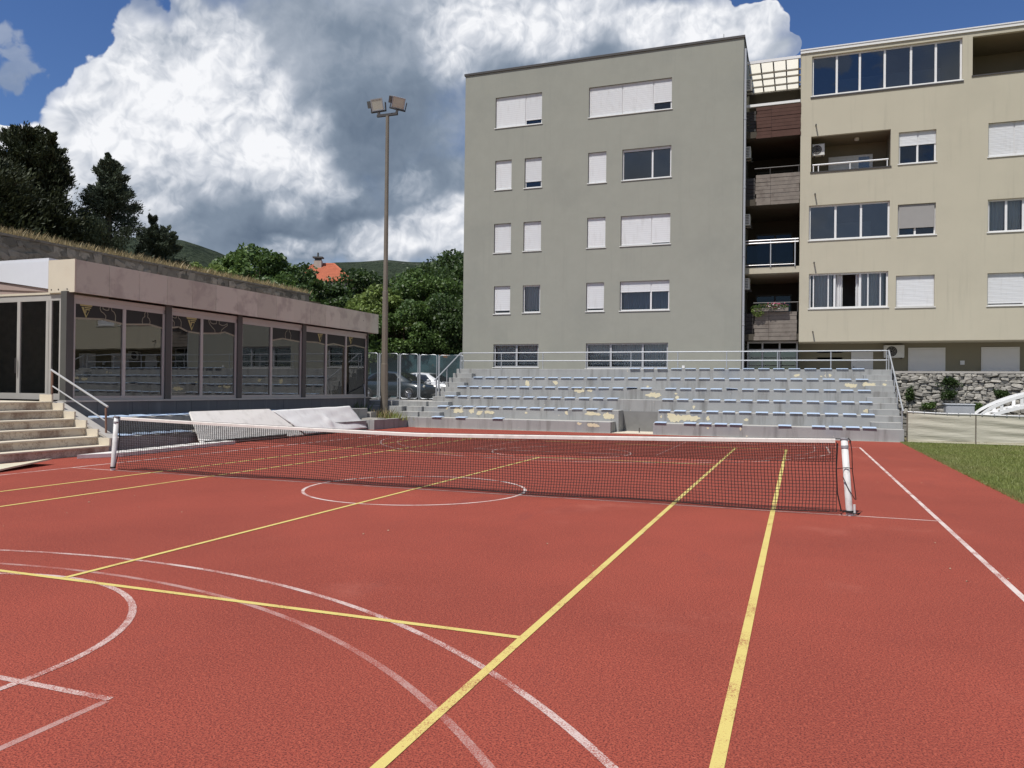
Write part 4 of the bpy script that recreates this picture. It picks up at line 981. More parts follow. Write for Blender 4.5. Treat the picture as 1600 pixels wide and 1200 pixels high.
# ------------------------------------------------------------------ terrace, stairs and low bleacher on the left
stairs = empty('stone_staircase', (0,0,0), 0, 'stained cream stone staircase of six steps up to the pavilion entrance', 'stairs')
SH, ST, SXF, SYB = .20, .375, -9.40, 2.62
for k in range(6):
    x1 = SXF-ST*k; x0 = x1-ST if k < 5 else -17
    MB().box(x0 if k == 5 else x1-ST-.02, x1-.03, -7, SYB, -.03 if k == 0 else SH*k-.02, SH*(k+1)-.032).build('riser', MAT['marble'], stairs)
    L = [(-7,-5.1),(-5.1,-3.2),(-3.2,-1.3),(-1.3,.65),(.65,SYB)]
    for a, b in L: MB().box(x0-.02 if k < 5 else -17, x1+random.uniform(-.006,.006), a+.003, b-.003, SH*(k+1)-.03, SH*(k+1)).build('tread', MAT['cream_slab'], stairs)
# stepped skirting and cheek wall with sloping coping
for k in range(6):
    x1 = SXF-ST*k; MB().box(x1-ST-.05, x1-.02, SYB+.002, SYB+.05, SH*(k+1)-.02, SH*(k+1)+.17).build('skirting', MAT['cream_slab'], stairs)
mb = MB(); mb.prism([(-9.50,-.03),(-9.50,.30),(-11.35,1.13),(-11.75,1.13),(-11.75,-.03)], 'y', SYB+.055, SYB+.30); mb.build('cheek_wall', MAT['stand'], stairs)
mb = MB(); mb.prism([(-9.46,.303),(-9.46,.36),(-11.33,1.20),(-11.6,1.20),(-11.6,1.133),(-11.35,1.133)], 'y', SYB+.03, SYB+.33); mb.build('coping', MAT['paving'], stairs)
hr = empty('stair_handrail', (0,0,0), 0, 'bright steel double handrail on brown posts beside the stone staircase', 'handrail')
ry = SYB+.18; A, B = (-9.72,ry,.42), (-11.5,ry,1.19)
MB().tube([(-9.68,ry,1.10),(-11.55,ry,1.98)], .026, 8).build('top_rail', MAT['steel_bright'], hr); MB().tube([(-9.74,ry,.76),(-11.5,ry,1.58)], .018, 8).build('lower_rail', MAT['steel_bright'], hr)
MB().tube([A,(-9.74,ry,1.07)], .024, 8).build('post', MAT['rust_post'], hr); MB().tube([B,(-11.5,ry,1.95)], .024, 8).build('post', MAT['rust_post'], hr)
bl = empty('low_bleacher', (0,0,0), 0, 'low two tier concrete bleacher in front of the pavilion windows', 'bleacher')
BXa, BXb = -9.72, -10.55
MB().box(-10.6, BXa, 2.98, 14.75, -.03, .36).build('tier', MAT['stand'], bl, bevel=.01); MB().box(-11.75, BXb, 2.98, 16.2, -.03, .78).build('tier', MAT['stand'], bl, bevel=.01)
for xf, z, lab, ys in ((BXa, .36, 'lower', [y for y in pitch(3.45, 14.2, .62) if y < 5.4]), (BXb, .78, 'upper', pitch(3.5, 14.2, .62))):
    for y in ys: seat(xf, y, z, 'light blue plastic seat on the %s tier of the pavilion bleacher' % lab, math.pi/2)
# boards and tarpaulin mats lying about
def slab(name, pts, th, m, label, cat):
    """thick sheet through four corner points"""
    P = [Vector(p) for p in pts]; nn = (P[1]-P[0]).cross(P[3]-P[0]).normalized()*th
    if nn.z > 0: nn = -nn
    c = sum(P, Vector())/4; mb = MB(); mb.v = [tuple(p-c) for p in P]+[tuple(p+nn-c) for p in P]
    mb.f = [(0,1,2,3),(7,6,5,4)]+[(k,(k+1)%4+0,(k+1)%4+4,k+4) for k in range(4)]
    o = mb.build(name, m, None, loc=c); return tag(o, label, cat)
slab('leaning_board', [(-9.25,5.45,.055),(-9.40,10.35,.055),(-10.15,9.45,.90),(-10.12,5.95,.90)], .05, MAT['white_board'], 'large off-white panel leaning on the bleacher seats', 'panel')
# creased white mat beside it
def mat_mesh():
    A, B, C, D_ = Vector((-9.38,10.3,.02)), Vector((-9.70,14.7,.02)), Vector((-10.22,14.25,.86)), Vector((-10.15,9.55,.80))
    n, m = 40, 18; mb = MB(); c = (A+B+C+D_)/4
    nn = (B-A).cross(D_-A).normalized(); nn = nn if nn.z > 0 else -nn
    for j in range(m+1):
        for i in range(n+1):
            s, t = i/n, j/m; p = (A*(1-s)+B*s)*(1-t)+(D_*(1-s)+C*s)*t
            h = .005*math.sin(s*23+t*5)+.004*math.sin(t*17-s*9)+.012*max(0, math.sin(s*8+t*3))**3
            d = (s-.45-.10*t); fold = .10*math.exp(-(d/.022)**2)*math.exp(-((t-.4)/.22)**2)
            p = p+nn*(h+fold+.07); mb.v.append(tuple(p-c))
    for j in range(m):
        for i in range(n): a = j*(n+1)+i; mb.f.append((a, a+1, a+n+2, a+n+1))
    return mb, c
mb, c = mat_mesh(); o = mb.build('vinyl_mat', MAT['tarp'], None, True, loc=c); tag(o, 'creased white vinyl mat draped over the bleacher tiers', 'mat')
sm = o.modifiers.new('thick', 'SOLIDIFY'); sm.thickness = .02; sm.offset = -1
mb = MB().tube([(-9.27,5.6,.10),(-9.36,9.3,.10)], .03, 8); tag(mb.build('steel_pipe', MAT['dark_trim'], None), 'dark steel pipe lying at the foot of the off-white panel', 'pipe')
slab('white_plank', [(-8.95,1.35,.09),(-8.55,2.2,.09),(-9.0,6.5,.09),(-9.45,6.35,.09)], .085, MAT['white_board'], 'long white plank lying flat at the foot of the bleacher', 'plank')
slab('cream_panel', [(-7.85,-1.35,.05),(-8.35,.25,.13),(-9.0,.15,.035),(-9.05,-1.6,.035)], .03, MAT['cream_board'], 'thin cream panel lying tilted on the court by the staircase', 'panel')
# black chair on the terrace
ch = empty('terrace_chair', (-13.55,2.2,1.2), R(25), 'black metal chair on the pavilion terrace', 'chair')
MB().box(-.22, .22, -.22, .22, .43, .46).build('seat', MAT['rubber_black'], ch, bevel=.01)
for x in (-.2, .2):
    for y in (-.2, .2): MB().tube([(x*1.15,y*1.15,0),(x,y,.44)], .013, 6).build('leg', MAT['rubber_black'], ch)
    MB().tube([(x,.2,.44),(x,.27,.86)], .012, 6).build('back_post', MAT['rubber_black'], ch)
MB().box(-.2, .2, .24, .265, .62, .86).build('backrest', MAT['rubber_black'], ch)

# ------------------------------------------------------------------ planter, steps to the street, lamp mast
pln = empty('planter', (0,0,0), 0, 'low concrete planter at the foot of the lamp mast', 'planter')
MB().box(-9.62, -9.42, 14.80, 17.46, -.03, .38).build('front_wall', MAT['stand'], pln); MB().box(-12.4, -9.63, 14.80, 14.98, -.03, .375).build('side_wall', MAT['stand'], pln)
MB().box(-12.4, -9.63, 14.99, 17.46, -.03, .30).build('soil', MAT['earth'], pln)
MB().box(-11.3, -10.45, 16.3, 16.75, .29, .62).build('kerb_block', MAT['paving'], pln); MB().box(-10.45, -9.75, 15.6, 16.2, .295, .40).build('kerb_block', MAT['paving'], pln)
sts = empty('street_steps', (0,0,0), 0, 'short flight of concrete steps from court to street between stand and pavilion', 'steps')
for k, (y, z) in enumerate(((17.48,.42),(17.75,.63),(18.12,.84),(18.5,1.05))):
    MB().box((-12.3,-9.95,-9.8,-12.3)[k], (-9.07,-9.08,-9.09,-9.07)[k], y, y+.5 if k < 3 else 21.4, (-.03,.40,.42,-.03)[k], z).build('step', MAT['stand'], sts, bevel=.008)
MB().box(-12.28, -9.97, 18.0, 18.5, .40, .84).build('step', MAT['stand'], sts, bevel=.008)
h2 = empty('stair_handrail', (0,0,0), 0, 'short steel handrail beside the pavilion corner and lamp mast', 'handrail')
MB().tube([(-12.1,18.4,2.05),(-11.25,17.15,1.32),(-11.2,17.05,1.2)], .024, 8).build('top_rail', MAT['steel_bright'], h2)
MB().tube([(-11.24,17.13,.29),(-11.24,17.13,1.33)], .022, 8).build('post', MAT['galvanised'], h2); MB().tube([(-12.05,18.3,.8),(-12.05,18.3,2.0)], .022, 8).build('post', MAT['galvanised'], h2)
PM = (-10.76, 17.9)
t_ = (PM[1]-CAM[1])/ray(601,182).y; ptop = (Vector(CAM)+ray(601,182)*t_)
mast = empty('floodlight_mast', (PM[0],PM[1],.3), 0, 'tall rusty brown floodlight mast with two square lamps', 'lamp mast')
zt = ptop.z-.3
MB().tube([(0,0,-.1),(0,0,zt*.18),(.0,0,zt*.181),(0,0,zt*.42),(0,0,zt*.421),(0,0,zt)], [.165,.155,.135,.12,.10,.075], 10).build('mast', MAT['pole_steel'], mast, False)
MB().box(-.50, .48, -.05, .05, zt, zt+.10).build('crossbar', MAT['dark_trim'], mast)
for s, rz in ((-.42, R(6)), (.44, R(24))):
    h = empty('floodlight', (s,0,zt+.1), rz); h.parent = mast
    h_ = MB().box(-.05,.05,-.04,.04,0,.12)
    h_.box(-.34, .34, -.05, .05, .12, .16).box(-.34, -.31, -.05, .05, .12, .5).box(.31, .34, -.05, .05, .12, .5)
    col.objects.unlink(h); bpy.data.objects.remove(h)
    tl = R(18) if s < 0 else R(30); rl = R(4) if s < 0 else R(-12)
    Mx = Matrix.Translation((s,0,zt+.1)) @ Matrix.Rotation(rz, 4, 'Z') @ Matrix.Rotation(-rl, 4, 'Y')
    def part(mb, name, m, par, bev=0):
        mb.v = [tuple(Mx @ Vector(v)) for v in mb.v]; return mb.build(name, m, par, bevel=bev)
    br = part(h_, 'floodlight_yoke', MAT['dark_trim'], mast)
    Mb = Mx @ Matrix.Translation((0,0,.44)) @ Matrix.Scale(.88, 4) @ Matrix.Rotation(tl, 4, 'X'); Mx = Mb
    b = MB(); b.v = [(-.30,-.14,-.27),(.30,-.14,-.27),(.30,-.14,.27),(-.30,-.14,.27),(-.18,.18,-.15),(.18,.18,-.15),(.18,.18,.15),(-.18,.18,.15)]
    b.f = [(3,2,1,0),(4,5,6,7),(0,1,5,4),(1,2,6,5),(2,3,7,6),(3,0,4,7)]
    part(b, 'lamp_housing', MAT['lamp_case'], br)
    part(MB().box(-.31,.31,-.17,-.141,-.28,-.23).box(-.31,.31,-.17,-.141,.23,.28).box(-.31,-.26,-.17,-.141,-.23,.23).box(.26,.31,-.17,-.141,-.23,.23), 'lamp_rim', MAT['grey_metal'], br)
    part(MB().box(-.26,.26,-.160,-.155,-.23,.23), 'lamp_glass', MAT['lens'], br)
    part(MB().box(-.55 if s < 0 else -.5, -.34, -.05, .12, -.1, .22), 'ballast_box', MAT['lamp_case'], br)
# weeds in the planter
def tuft(c, n, h, name, m, label, spread=.35):
    me = blades(n, lambda k: rng.normal(0, spread, k), lambda k: rng.normal(0, spread*.5, k), lambda x, y: np.zeros(len(x)), h*.35, h, .03, .7, name, m)
    return tag(link(name, me, None, c), label, 'plant', 'weeds growing in the planter')
tuft((-10.35,17.1,.30), 170, .55, 'weed', MAT['dry_grass'], 'dry weeds at the foot of the lamp mast'); tuft((-9.85,17.0,.30), 150, .45, 'weed', MAT['grass'], 'low leafy weeds between lamp mast and grandstand'); tuft((-11.55,16.9,.30), 160, .8, 'weed', MAT['leaf_mid'], 'tall green weeds beside the pavilion corner', .25)

# ------------------------------------------------------------------ street fence, cars, mural wall
def fence_panel(x0, x1, y0, y1, z0, z1, lab):
    t = empty('fence_panel', (x0,y0,z0), math.atan2(y1-y0, x1-x0), lab, 'fence', 'wire mesh fence panels along the street')
    W_, H_ = math.hypot(x1-x0, y1-y0), z1-z0; r = .12; pts = []
    for cx, cz, a0 in ((W_-r,H_-r,0),(r,H_-r,90),(r,r,180),(W_-r,r,270)): pts += [(cx+r*math.cos(R(a0+q*30)), 0, cz+r*math.sin(R(a0+q*30))) for q in range(4)]
    MB().tube(pts+[pts[0]], .024, 6, False).build('frame', MAT['galvanised'], t)
    mb = MB(); n = int(W_/.055)
    for k in range(1, n): x = W_*k/n; mb.box(x-.0022, x+.0022, -.002, .002, .02, H_-.02)
    n = int(H_/.055)
    for k in range(1, n): z = H_*k/n; mb.box(.02, W_-.02, -.0025, .0015, z-.0022, z+.0022)
    o = mb.build('wire_mesh', MAT['wire'], t); o['kind'] = 'stuff'
    MB().tube([(-.04,0,-.15),(-.04,0,H_+.03)], .03, 8).build('post', MAT['galvanised'], t)
FP = [(-15.2,-13.75,22.5,22.5),(-13.62,-12.62,22.5,22.5),(-12.48,-11.58,22.5,22.6),(-11.46,-10.64,22.6,22.75),(-10.5,-9.25,22.75,22.75),(-16.75,-15.3,22.5,22.5)]
for i, (a, b, c, d) in enumerate(FP):
    fence_panel(a, b, c, d, 1.1, 3.32-.03*i*(i < 5), ['wire mesh fence panel behind the pavilion corner','wire mesh fence panel behind the lamp mast','wire mesh fence panel in front of the dark car','wire mesh fence panel in front of the two car bonnets','wire mesh fence panel meeting the grey building','wire mesh fence panel hidden behind the pavilion windows'][i])
def car(x, y, z, rz, paint, label):
    t = empty('parked_car', (x,y,z), rz, label, 'car', 'cars parked behind the fence')
    # stations along the length: x, half width, sill z, belt z
    S = [(-2.1,.62,.42,.72),(-2.02,.74,.30,.90),(-1.7,.82,.22,.97),(-1.2,.85,.20,.96),(-.3,.86,.19,.94),(.6,.86,.19,.93),(1.1,.85,.20,.92),(1.6,.82,.22,.84),(1.95,.74,.28,.74),(2.12,.60,.38,.62)]
    mb = MB(); nsec = 9
    for sx, w, zb, zt in S:
        sec = [(-w*.80,zb),(-w*.97,zb+.08),(-w,(zb+zt)/2),(-w*.96,zt-.05),(-w*.72,zt),(w*.72,zt),(w*.96,zt-.05),(w,(zb+zt)/2),(w*.97,zb+.08),(w*.80,zb)]
        mb.v += [(sx,a,b) for a, b in sec]
    k = 10
    for i in range(len(S)-1):
        for j in range(k): a, b = i*k+j, i*k+(j+1)%k; mb.f.append((a, b, b+k, a+k))
    mb.f.append(tuple(range(k-1,-1,-1))); mb.f.append(tuple(range((len(S)-1)*k, len(S)*k)))
    b = mb.build('body', paint, t, True)
    C = [(-1.95,.60,.93,.96),(-1.45,.66,.94,1.28),(-.9,.66,.94,1.42),(-.2,.66,.93,1.46),(.35,.65,.93,1.40),(.85,.62,.92,1.18),(1.35,.66,.90,.93)]
    mb = MB(); k = 6
    for sx, w, zb, zt in C: mb.v += [(sx,-w*1.12,zb),(sx,-w*.92,zt-.06),(sx,-w*.7,zt),(sx,w*.7,zt),(sx,w*.92,zt-.06),(sx,w*1.12,zb)]
    for i in range(len(C)-1):
        for j in range(k-1): a = i*k+j; mb.f.append((a, a+1, a+1+k, a+k))
    cab = mb.build('cabin', paint, t, True)
    def gl(pts, nm='window'): return MB().quad(*pts).build(nm, MAT['glass_car'], cab)
    for s in (-1, 1):
        q = lambda x_, f, zz: (x_, s*f, zz)
        P = [q(.72,.705,.97),q(.30,.625,1.33),q(-.28,.632,1.385),q(-.28,.745,.97)]; gl(P if s < 0 else P[::-1], 'side_window')
        P = [q(-.36,.745,.97),q(-.36,.632,1.385),q(-.95,.632,1.34),q(-1.5,.715,1.02),q(-1.45,.745,.97)]; gl(P if s < 0 else P[::-1], 'side_window')
    gl([(1.30,-.62,.955),(1.30,.62,.955),(.42,.52,1.40),(.42,-.52,1.40)], 'windscreen'); gl([(-1.9,.58,.985),(-1.9,-.58,.985),(-1.47,-.52,1.30),(-1.47,.52,1.30)], 'rear_window')
    for wx in (-1.32, 1.32):
        for s in (-1, 1):
            w = MB().tube([(wx,s*.66,.31),(wx,s*.84,.31),(wx,s*.868,.31)], [.315,.315,.285], 24).build('wheel', MAT['rubber_black'], t)
            rm = MB().tube([(wx,s*.869,.31),(wx,s*.874,.31)], .20, 20)
            for a in range(5):
                c_, s_ = math.cos(a*1.2566), math.sin(a*1.2566); p = Vector((wx+.11*c_, s*.878, .31+.11*s_))
                rm.tube([(wx,s*.88,.31),(wx+.2*c_,s*.88,.31+.2*s_)], .03, 5)
            rm.build('rim', MAT['rim'], w)
    for s in (-1, 1):
        MB().tube([(1.98,s*.52,.66),(2.05,s*.5,.64)], [.12,.09], 12).build('headlight', MAT['lens'], t); MB().box(-2.10, -2.0, s*.55-.1, s*.55+.1, .70, .86).build('tail_light', MAT['red_lens'], t)
        MB().box(.62, .78, s*.9-.1, s*.9+.1, .96, 1.08).build('mirror', paint, t, bevel=.03)
    MB().box(2.08, 2.14, -.45, .45, .36, .52).build('grille', MAT['dark_trim'], t)
car(-13.75, 24.55, 1.0, R(-8), MAT['car_dark'], 'dark blue-black parked car seen through the fence')
car(-13.3, 27.2, 1.0, R(-10), MAT['car_silver'], 'silver white parked car behind the dark one')
nm = N('mural_paint').rough(.85, .2); k_ = nm.mix(nm.rng(nm.noise(.9, 4), .45, .55), (.018,.045,.05), (.03,.075,.085)); k_ = nm.mix(nm.rng(nm.noise(.7, 5, .6), .62, .68, 0, .6), k_, (.30,.12,.03)); nm.color(k_)
tag(MB().box(-19, -8.8, 30.6, 30.8, .95, 3.6).build('mural_wall', nm.m), 'dark teal painted wall with orange blotches behind the cars', 'wall')

# ------------------------------------------------------------------ right-hand side: windbreak, rubble wall, footbridge
wb = empty('windbreak_fence', (9.2,17.72,0), 0, 'low beige fabric windbreak fence along the lawn', 'fence'); wb.location = (0,0,0)
xs = [9.22, 11.22, 13.3, 15.4, 17.5, 19.6, 21.7]; ztop = lambda x: 1.01-.045*(x-9.2)/2 if x < 13 else .93
for i, x in enumerate(xs): MB().tube([(x,17.72,-.05),(x,17.72,ztop(x)+.02)], .025, 8).build('post', MAT['pole_steel'], wb)
for a, b in zip(xs, xs[1:]):
    mb = MB(); n, m = 24, 14
    for j in range(m+1):
        for i in range(n+1):
            s, t = i/n, j/m; x = a+.02+(b-a-.04)*s; zt_ = ztop(a)+(ztop(b)-ztop(a))*s-.02-.02*math.sin(math.pi*s); z = .06+(zt_-.06)*t
            mb.v.append((x, 17.70+.018*math.sin(t*19+x*1.3)*math.sin(math.pi*s)+.012*math.sin(t*41+x*3)*math.sin(math.pi*s), z))
    for j in range(m):
        for i in range(n): q = j*(n+1)+i; mb.f.append((q, q+1, q+n+2, q+n+1))
    mb.build('fabric_panel', MAT['fabric'], wb, True)
    MB().tube([(a,17.70,ztop(a)),((a+b)/2,17.70,(ztop(a)+ztop(b))/2-.012),(b,17.70,ztop(b))], .022, 8).build('top_rail', MAT['white_pvc'], wb)
    MB().box(a+.02, b-.02, 17.66, 17.69, .0, .05).build('bottom_board', MAT['cream_board'], wb)
    for k in range(6): x = a+(b-a)*(k+.5)/6; MB().tube([(x,17.70,ztop(x)-.03),(x,17.70,ztop(x)+.025)], .026, 6).build('cable_tie', MAT['galvanised'], wb)
# rubble retaining wall, stone by stone
def stone_set(seed, n=7, rough=.16):
    import bmesh
    out = []; r = random.Random(seed)
    for q in range(n):
        bm = bmesh.new(); bmesh.ops.create_cube(bm, size=1.0); bmesh.ops.bevel(bm, geom=list(bm.edges), offset=.16, segments=1, affect='EDGES')
        for v in bm.verts: v.co += Vector((r.uniform(-1,1), r.uniform(-1,1), r.uniform(-1,1)))*rough*.5
        me = bpy.data.meshes.new('stone'); bm.to_mesh(me); bm.free(); out.append(me)
    return out
rub = empty('rubble_wall', (0,0,0), 0, 'rough rubble stone retaining wall below the garages', 'wall')
RY, RZ = 21.8, 2.44
MB().box(9.14, 34, RY, 22.41, -.04, RZ-.06).build('wall_core', MAT['rubble_joint'], rub)
MB().box(9.14, 34, RY-.10, 22.43, RZ-.05, RZ+.03).build('coping', MAT['paving'], rub)
sts_ = stone_set(5); [m_.materials.append(MAT['rubble']) for m_ in sts_]
rr = random.Random(11); z = .82; cnt = 0
while z < RZ-.10:
    h = rr.uniform(.085,.15); x = 9.16+rr.uniform(0,.1)
    while x < 14.6 and cnt < 300:
        w_ = rr.uniform(.14,.36)
        link('stone', rr.choice(sts_), rub, (x+w_/2, RY-.01+rr.uniform(-.05,.04), min(z+h/2+rr.uniform(-.02,.02), RZ-.11)), (rr.uniform(-.2,.2), rr.uniform(-.28,.28), rr.uniform(-.2,.2)), (w_*.97, .2, h*1.0)); x += w_*.97; cnt += 1
    z += h*.96
# the rest of the stones, out of the picture or behind the windbreak
mb = MB(); z = -.02
while z < RZ-.12:
    h = rr.uniform(.12,.2); x = 9.2 if z < .8 else 14.65
    while x < 26: w_ = rr.uniform(.2,.5); y_ = rr.uniform(.0,.06); mb.box(x+.01, x+w_-.01, RY-.06-y_, RY+.05, z+.01, min(z+h-.01, RZ-.06)); x += w_
    z += h
o = mb.build('rubble_stones', MAT['rubble'], rub); o['kind'] = 'stuff'
def shrub(c, r, n, m, label, size=.07):
    p = rng.normal(size=(n,3)); p /= np.linalg.norm(p, axis=1)[:,None]; p = p*(rng.uniform(.2,1,n)**.6)[:,None]
    cl = rng.normal(size=(14,3))*.55; p = p*.55+cl[rng.integers(0,14,n)]*.7
    p = p*np.array(r); e = empty('wall_shrub', c, 0, label, 'shrub', 'shrubs rooted in the rubble wall')
    st = MB()
    for q in cl[:8]: st.tube([(0,.05,-r[2]*.6),tuple(q*np.array(r)*.4),tuple(q*np.array(r)*.75)], [.012,.008,.004], 5)
    st.build('stem', MAT['trunk'], e); link('foliage', leaf_quads(p, size, m, 'foliage'), e)
for u, v, rx, rz_, m, lab in ((1486,597,.30,.22,'leaf_dark','dark shrub hanging from the rubble wall top'),(1483,615,.26,.30,'leaf_dark','bushy dark shrub halfway up the rubble wall'),(1422,618,.15,.32,'leaf_dark','thin shrub at the rubble wall beside the stand handrail'),(1450,635,.26,.14,'leaf_mid','low shrub above the windbreak at the rubble wall'),(1524,636,.34,.16,'leaf_mid','green shrub between the grey box and the footbridge'),(1565,616,.22,.16,'leaf_dark','small shrub on the rubble wall above the footbridge')):
    p = onY(u, v, RY-.16); shrub((p.x,p.y,p.z), (rx,.16,rz_), 900, MAT[m], lab)
gbx = px(1478,632,1523,649, 20.0); bx_ = empty('grey_cabinet', (gbx[0],20,0), 0, 'pale grey metal cabinet standing behind the windbreak', 'cabinet'); bx_.location = (0,0,0)
MB().box(gbx[0], gbx[1], 20.0, 20.5, -.04, gbx[3]).build('body', MAT['grey_metal'], bx_, bevel=.02); MB().box(gbx[0]-.02, gbx[1]+.02, 19.97, 20.53, gbx[3]+.001, gbx[3]+.03).build('lid', MAT['white_sheet'], bx_)
MB().box(gbx[0]+.06, gbx[1]-.06, 19.985, 19.998, .2, gbx[3]-.08).build('door', MAT['grey_metal'], bx_)
fbr = empty('footbridge', (0,0,0), 0, 'white painted arched wooden garden footbridge behind the windbreak', 'bridge')
def archz(x, base, rise, x0=11.7, L_=4.4): t = (x-x0)/L_; return base+rise*math.sin(math.pi*max(0, min(1, t)))**.8
for yy in (19.6, 20.7):
    for base, rise, nm_, hh in ((.82,.85,'hand_beam',.11),(.62,.62,'deck_beam',.12)):
        mb = MB(); n = 20
        for k in range(n+1): x = 11.7+4.4*k/n; z = archz(x, base, rise); mb.v += [(x,yy,z),(x,yy+.07,z),(x,yy+.07,z+hh),(x,yy,z+hh)]
        for k in range(n):
            for j in range(4): a, b = 4*k+j, 4*k+(j+1)%4; mb.f.append((a, b, b+4, a+4))
        mb.f += [(3,2,1,0), tuple(range(4*n, 4*n+4))]; mb.build(nm_, MAT['white_wood'], fbr)
    for x in (12.35, 12.95, 13.6, 14.2, 14.85, 15.45): MB().box(x-.05, x+.05, yy+.012, yy+.058, archz(x,.62,.62)+.1, archz(x,.82,.85)+.01).build('baluster', MAT['white_wood'], fbr)
    for x in (11.76, 16.0): MB().box(x-.06, x+.06, yy+.008, yy+.062, -.05, archz(x,.82,.85)).build('post', MAT['white_wood'], fbr)
for k in range(18): x = 11.85+4.1*k/17; MB().box(x-.1, x+.1, 19.671, 20.699, archz(x,.62,.62)+.03, archz(x,.62,.62)+.07).build('deck_plank', MAT['white_wood'], fbr)

# ------------------------------------------------------------------ old stone wall and dry grass above the pavilion
ow = empty('terrace_wall', (0,0,0), 0, 'weathered old stone terrace wall above the pavilion roof', 'wall')
WX, WZ = -15.5, 5.84; WY1 = onX(483,462,WX).y
MB().box(WX-.35, WX, -16, WY1, -.04, WZ).build('wall_core', MAT['old_joint'], ow); MB().box(WX-.4, WX+.05, -16, WY1+.03, WZ+.001, WZ+.07).build('coping', MAT['old_joint'], ow)
ss = stone_set(9, 9, .34); [m_.materials.append(MAT['old_stone']) for m_ in ss]
z = 4.7
while z < WZ-.08:
    h = rr.uniform(.20,.30); y = -2.5-rr.random()*.4
    while y < WY1-.2:
        w_ = rr.uniform(.16,.55); zz = min(z+h/2+rr.uniform(-.07,.07), WZ-.06-h*.3)
        if rr.random() < .8: link('stone', rr.choice(ss), ow, (WX-.015+rr.uniform(-.03,.015), y+w_/2, zz), (rr.uniform(-.35,.35),rr.uniform(-.1,.1),rr.uniform(-.08,.08)), (.10, w_*rr.uniform(.75,1.05), h*rr.uniform(.55,1.15)))
        y += w_*1.02
    z += h
me = blades(16000, lambda n: -15.45-rng.beta(1,2,n)*2.2, lambda n: rng.uniform(-3, WY1, n), lambda x, y: 5.86+(-15.55-np.minimum(x,-15.55))*.033, .08, .34, .02, .8, 'dry_grass', MAT['dry_grass'])
tag(link('dry_grass', me), 'dry straw coloured grass along the top of the old terrace wall', 'grass', kind='stuff')

# ------------------------------------------------------------------ house with red roof behind the trees
hp = atD(508,416,78); hs_ = empty('red_roof_house', (hp.x,hp.y,0), R(20), 'house with red tiled hip roof and chimney beyond the trees', 'house')
hs_.scale = (.72,.72,1); hz = hp.z-1.75
MB().box(-4.2,4.2,-3.6,3.6,-.06,hz).build('wall', MAT['house_wall'], hs_)
rf = MB(); rf.v = [(-4.7,-4.1,hz-.1),(4.7,-4.1,hz-.1),(4.7,4.1,hz-.1),(-4.7,4.1,hz-.1),(-1.2,0,hz+1.95),(1.2,0,hz+1.95)]; rf.f = [(0,1,5,4),(1,2,5),(2,3,4,5),(3,0,4),(3,2,1,0)]
rf = rf.build('roof', MAT['roof_tile'], hs_)
mb = MB()
def course(A0, A1, B0, B1, n):
    for k in range(n):
        t = (k+.5)/n; a, b = Vector(A0).lerp(Vector(B0), t), Vector(A1).lerp(Vector(B1), t); mb.tube([a, b], .05, 4)
course((-4.7,-4.1,hz-.1),(4.7,-4.1,hz-.1),(-1.2,0,hz+1.95),(1.2,0,hz+1.95),22); course((4.7,-4.1,hz-.1),(4.7,4.1,hz-.1),(1.2,0,hz+1.95),(1.2,0,hz+1.95),22); course((-4.7,4.1,hz-.1),(-4.7,-4.1,hz-.1),(-1.2,0,hz+1.95),(-1.2,0,hz+1.95),22)
mb.build('tile_courses', MAT['roof_tile'], rf)
for a, b in (((4.7,-4.1,hz-.1),(1.2,0,hz+1.95)),((-4.7,-4.1,hz-.1),(-1.2,0,hz+1.95)),((-1.2,0,hz+1.95),(1.2,0,hz+1.95))): MB().tube([a,b], .13, 6).build('ridge_tiles', MAT['roof_tile'], rf)
MB().box(-1.3,-.3,-.9,-.1,hz+1.2,hz+2.2).build('chimney', MAT['chimney'], rf); MB().box(-1.45,-.15,-1.05,.05,hz+2.45,hz+2.58).build('chimney_cap', MAT['column_paint'], rf); MB().box(-1.2,-.4,-.8,-.2,hz+2.2,hz+2.45).build('chimney_flue', MAT['column_paint'], rf)
MB().tube([(-.85,-.5,hz+2.58),(-.85,-.5,hz+3.0)], .12, 8).build('chimney_pot', MAT['column_paint'], rf)

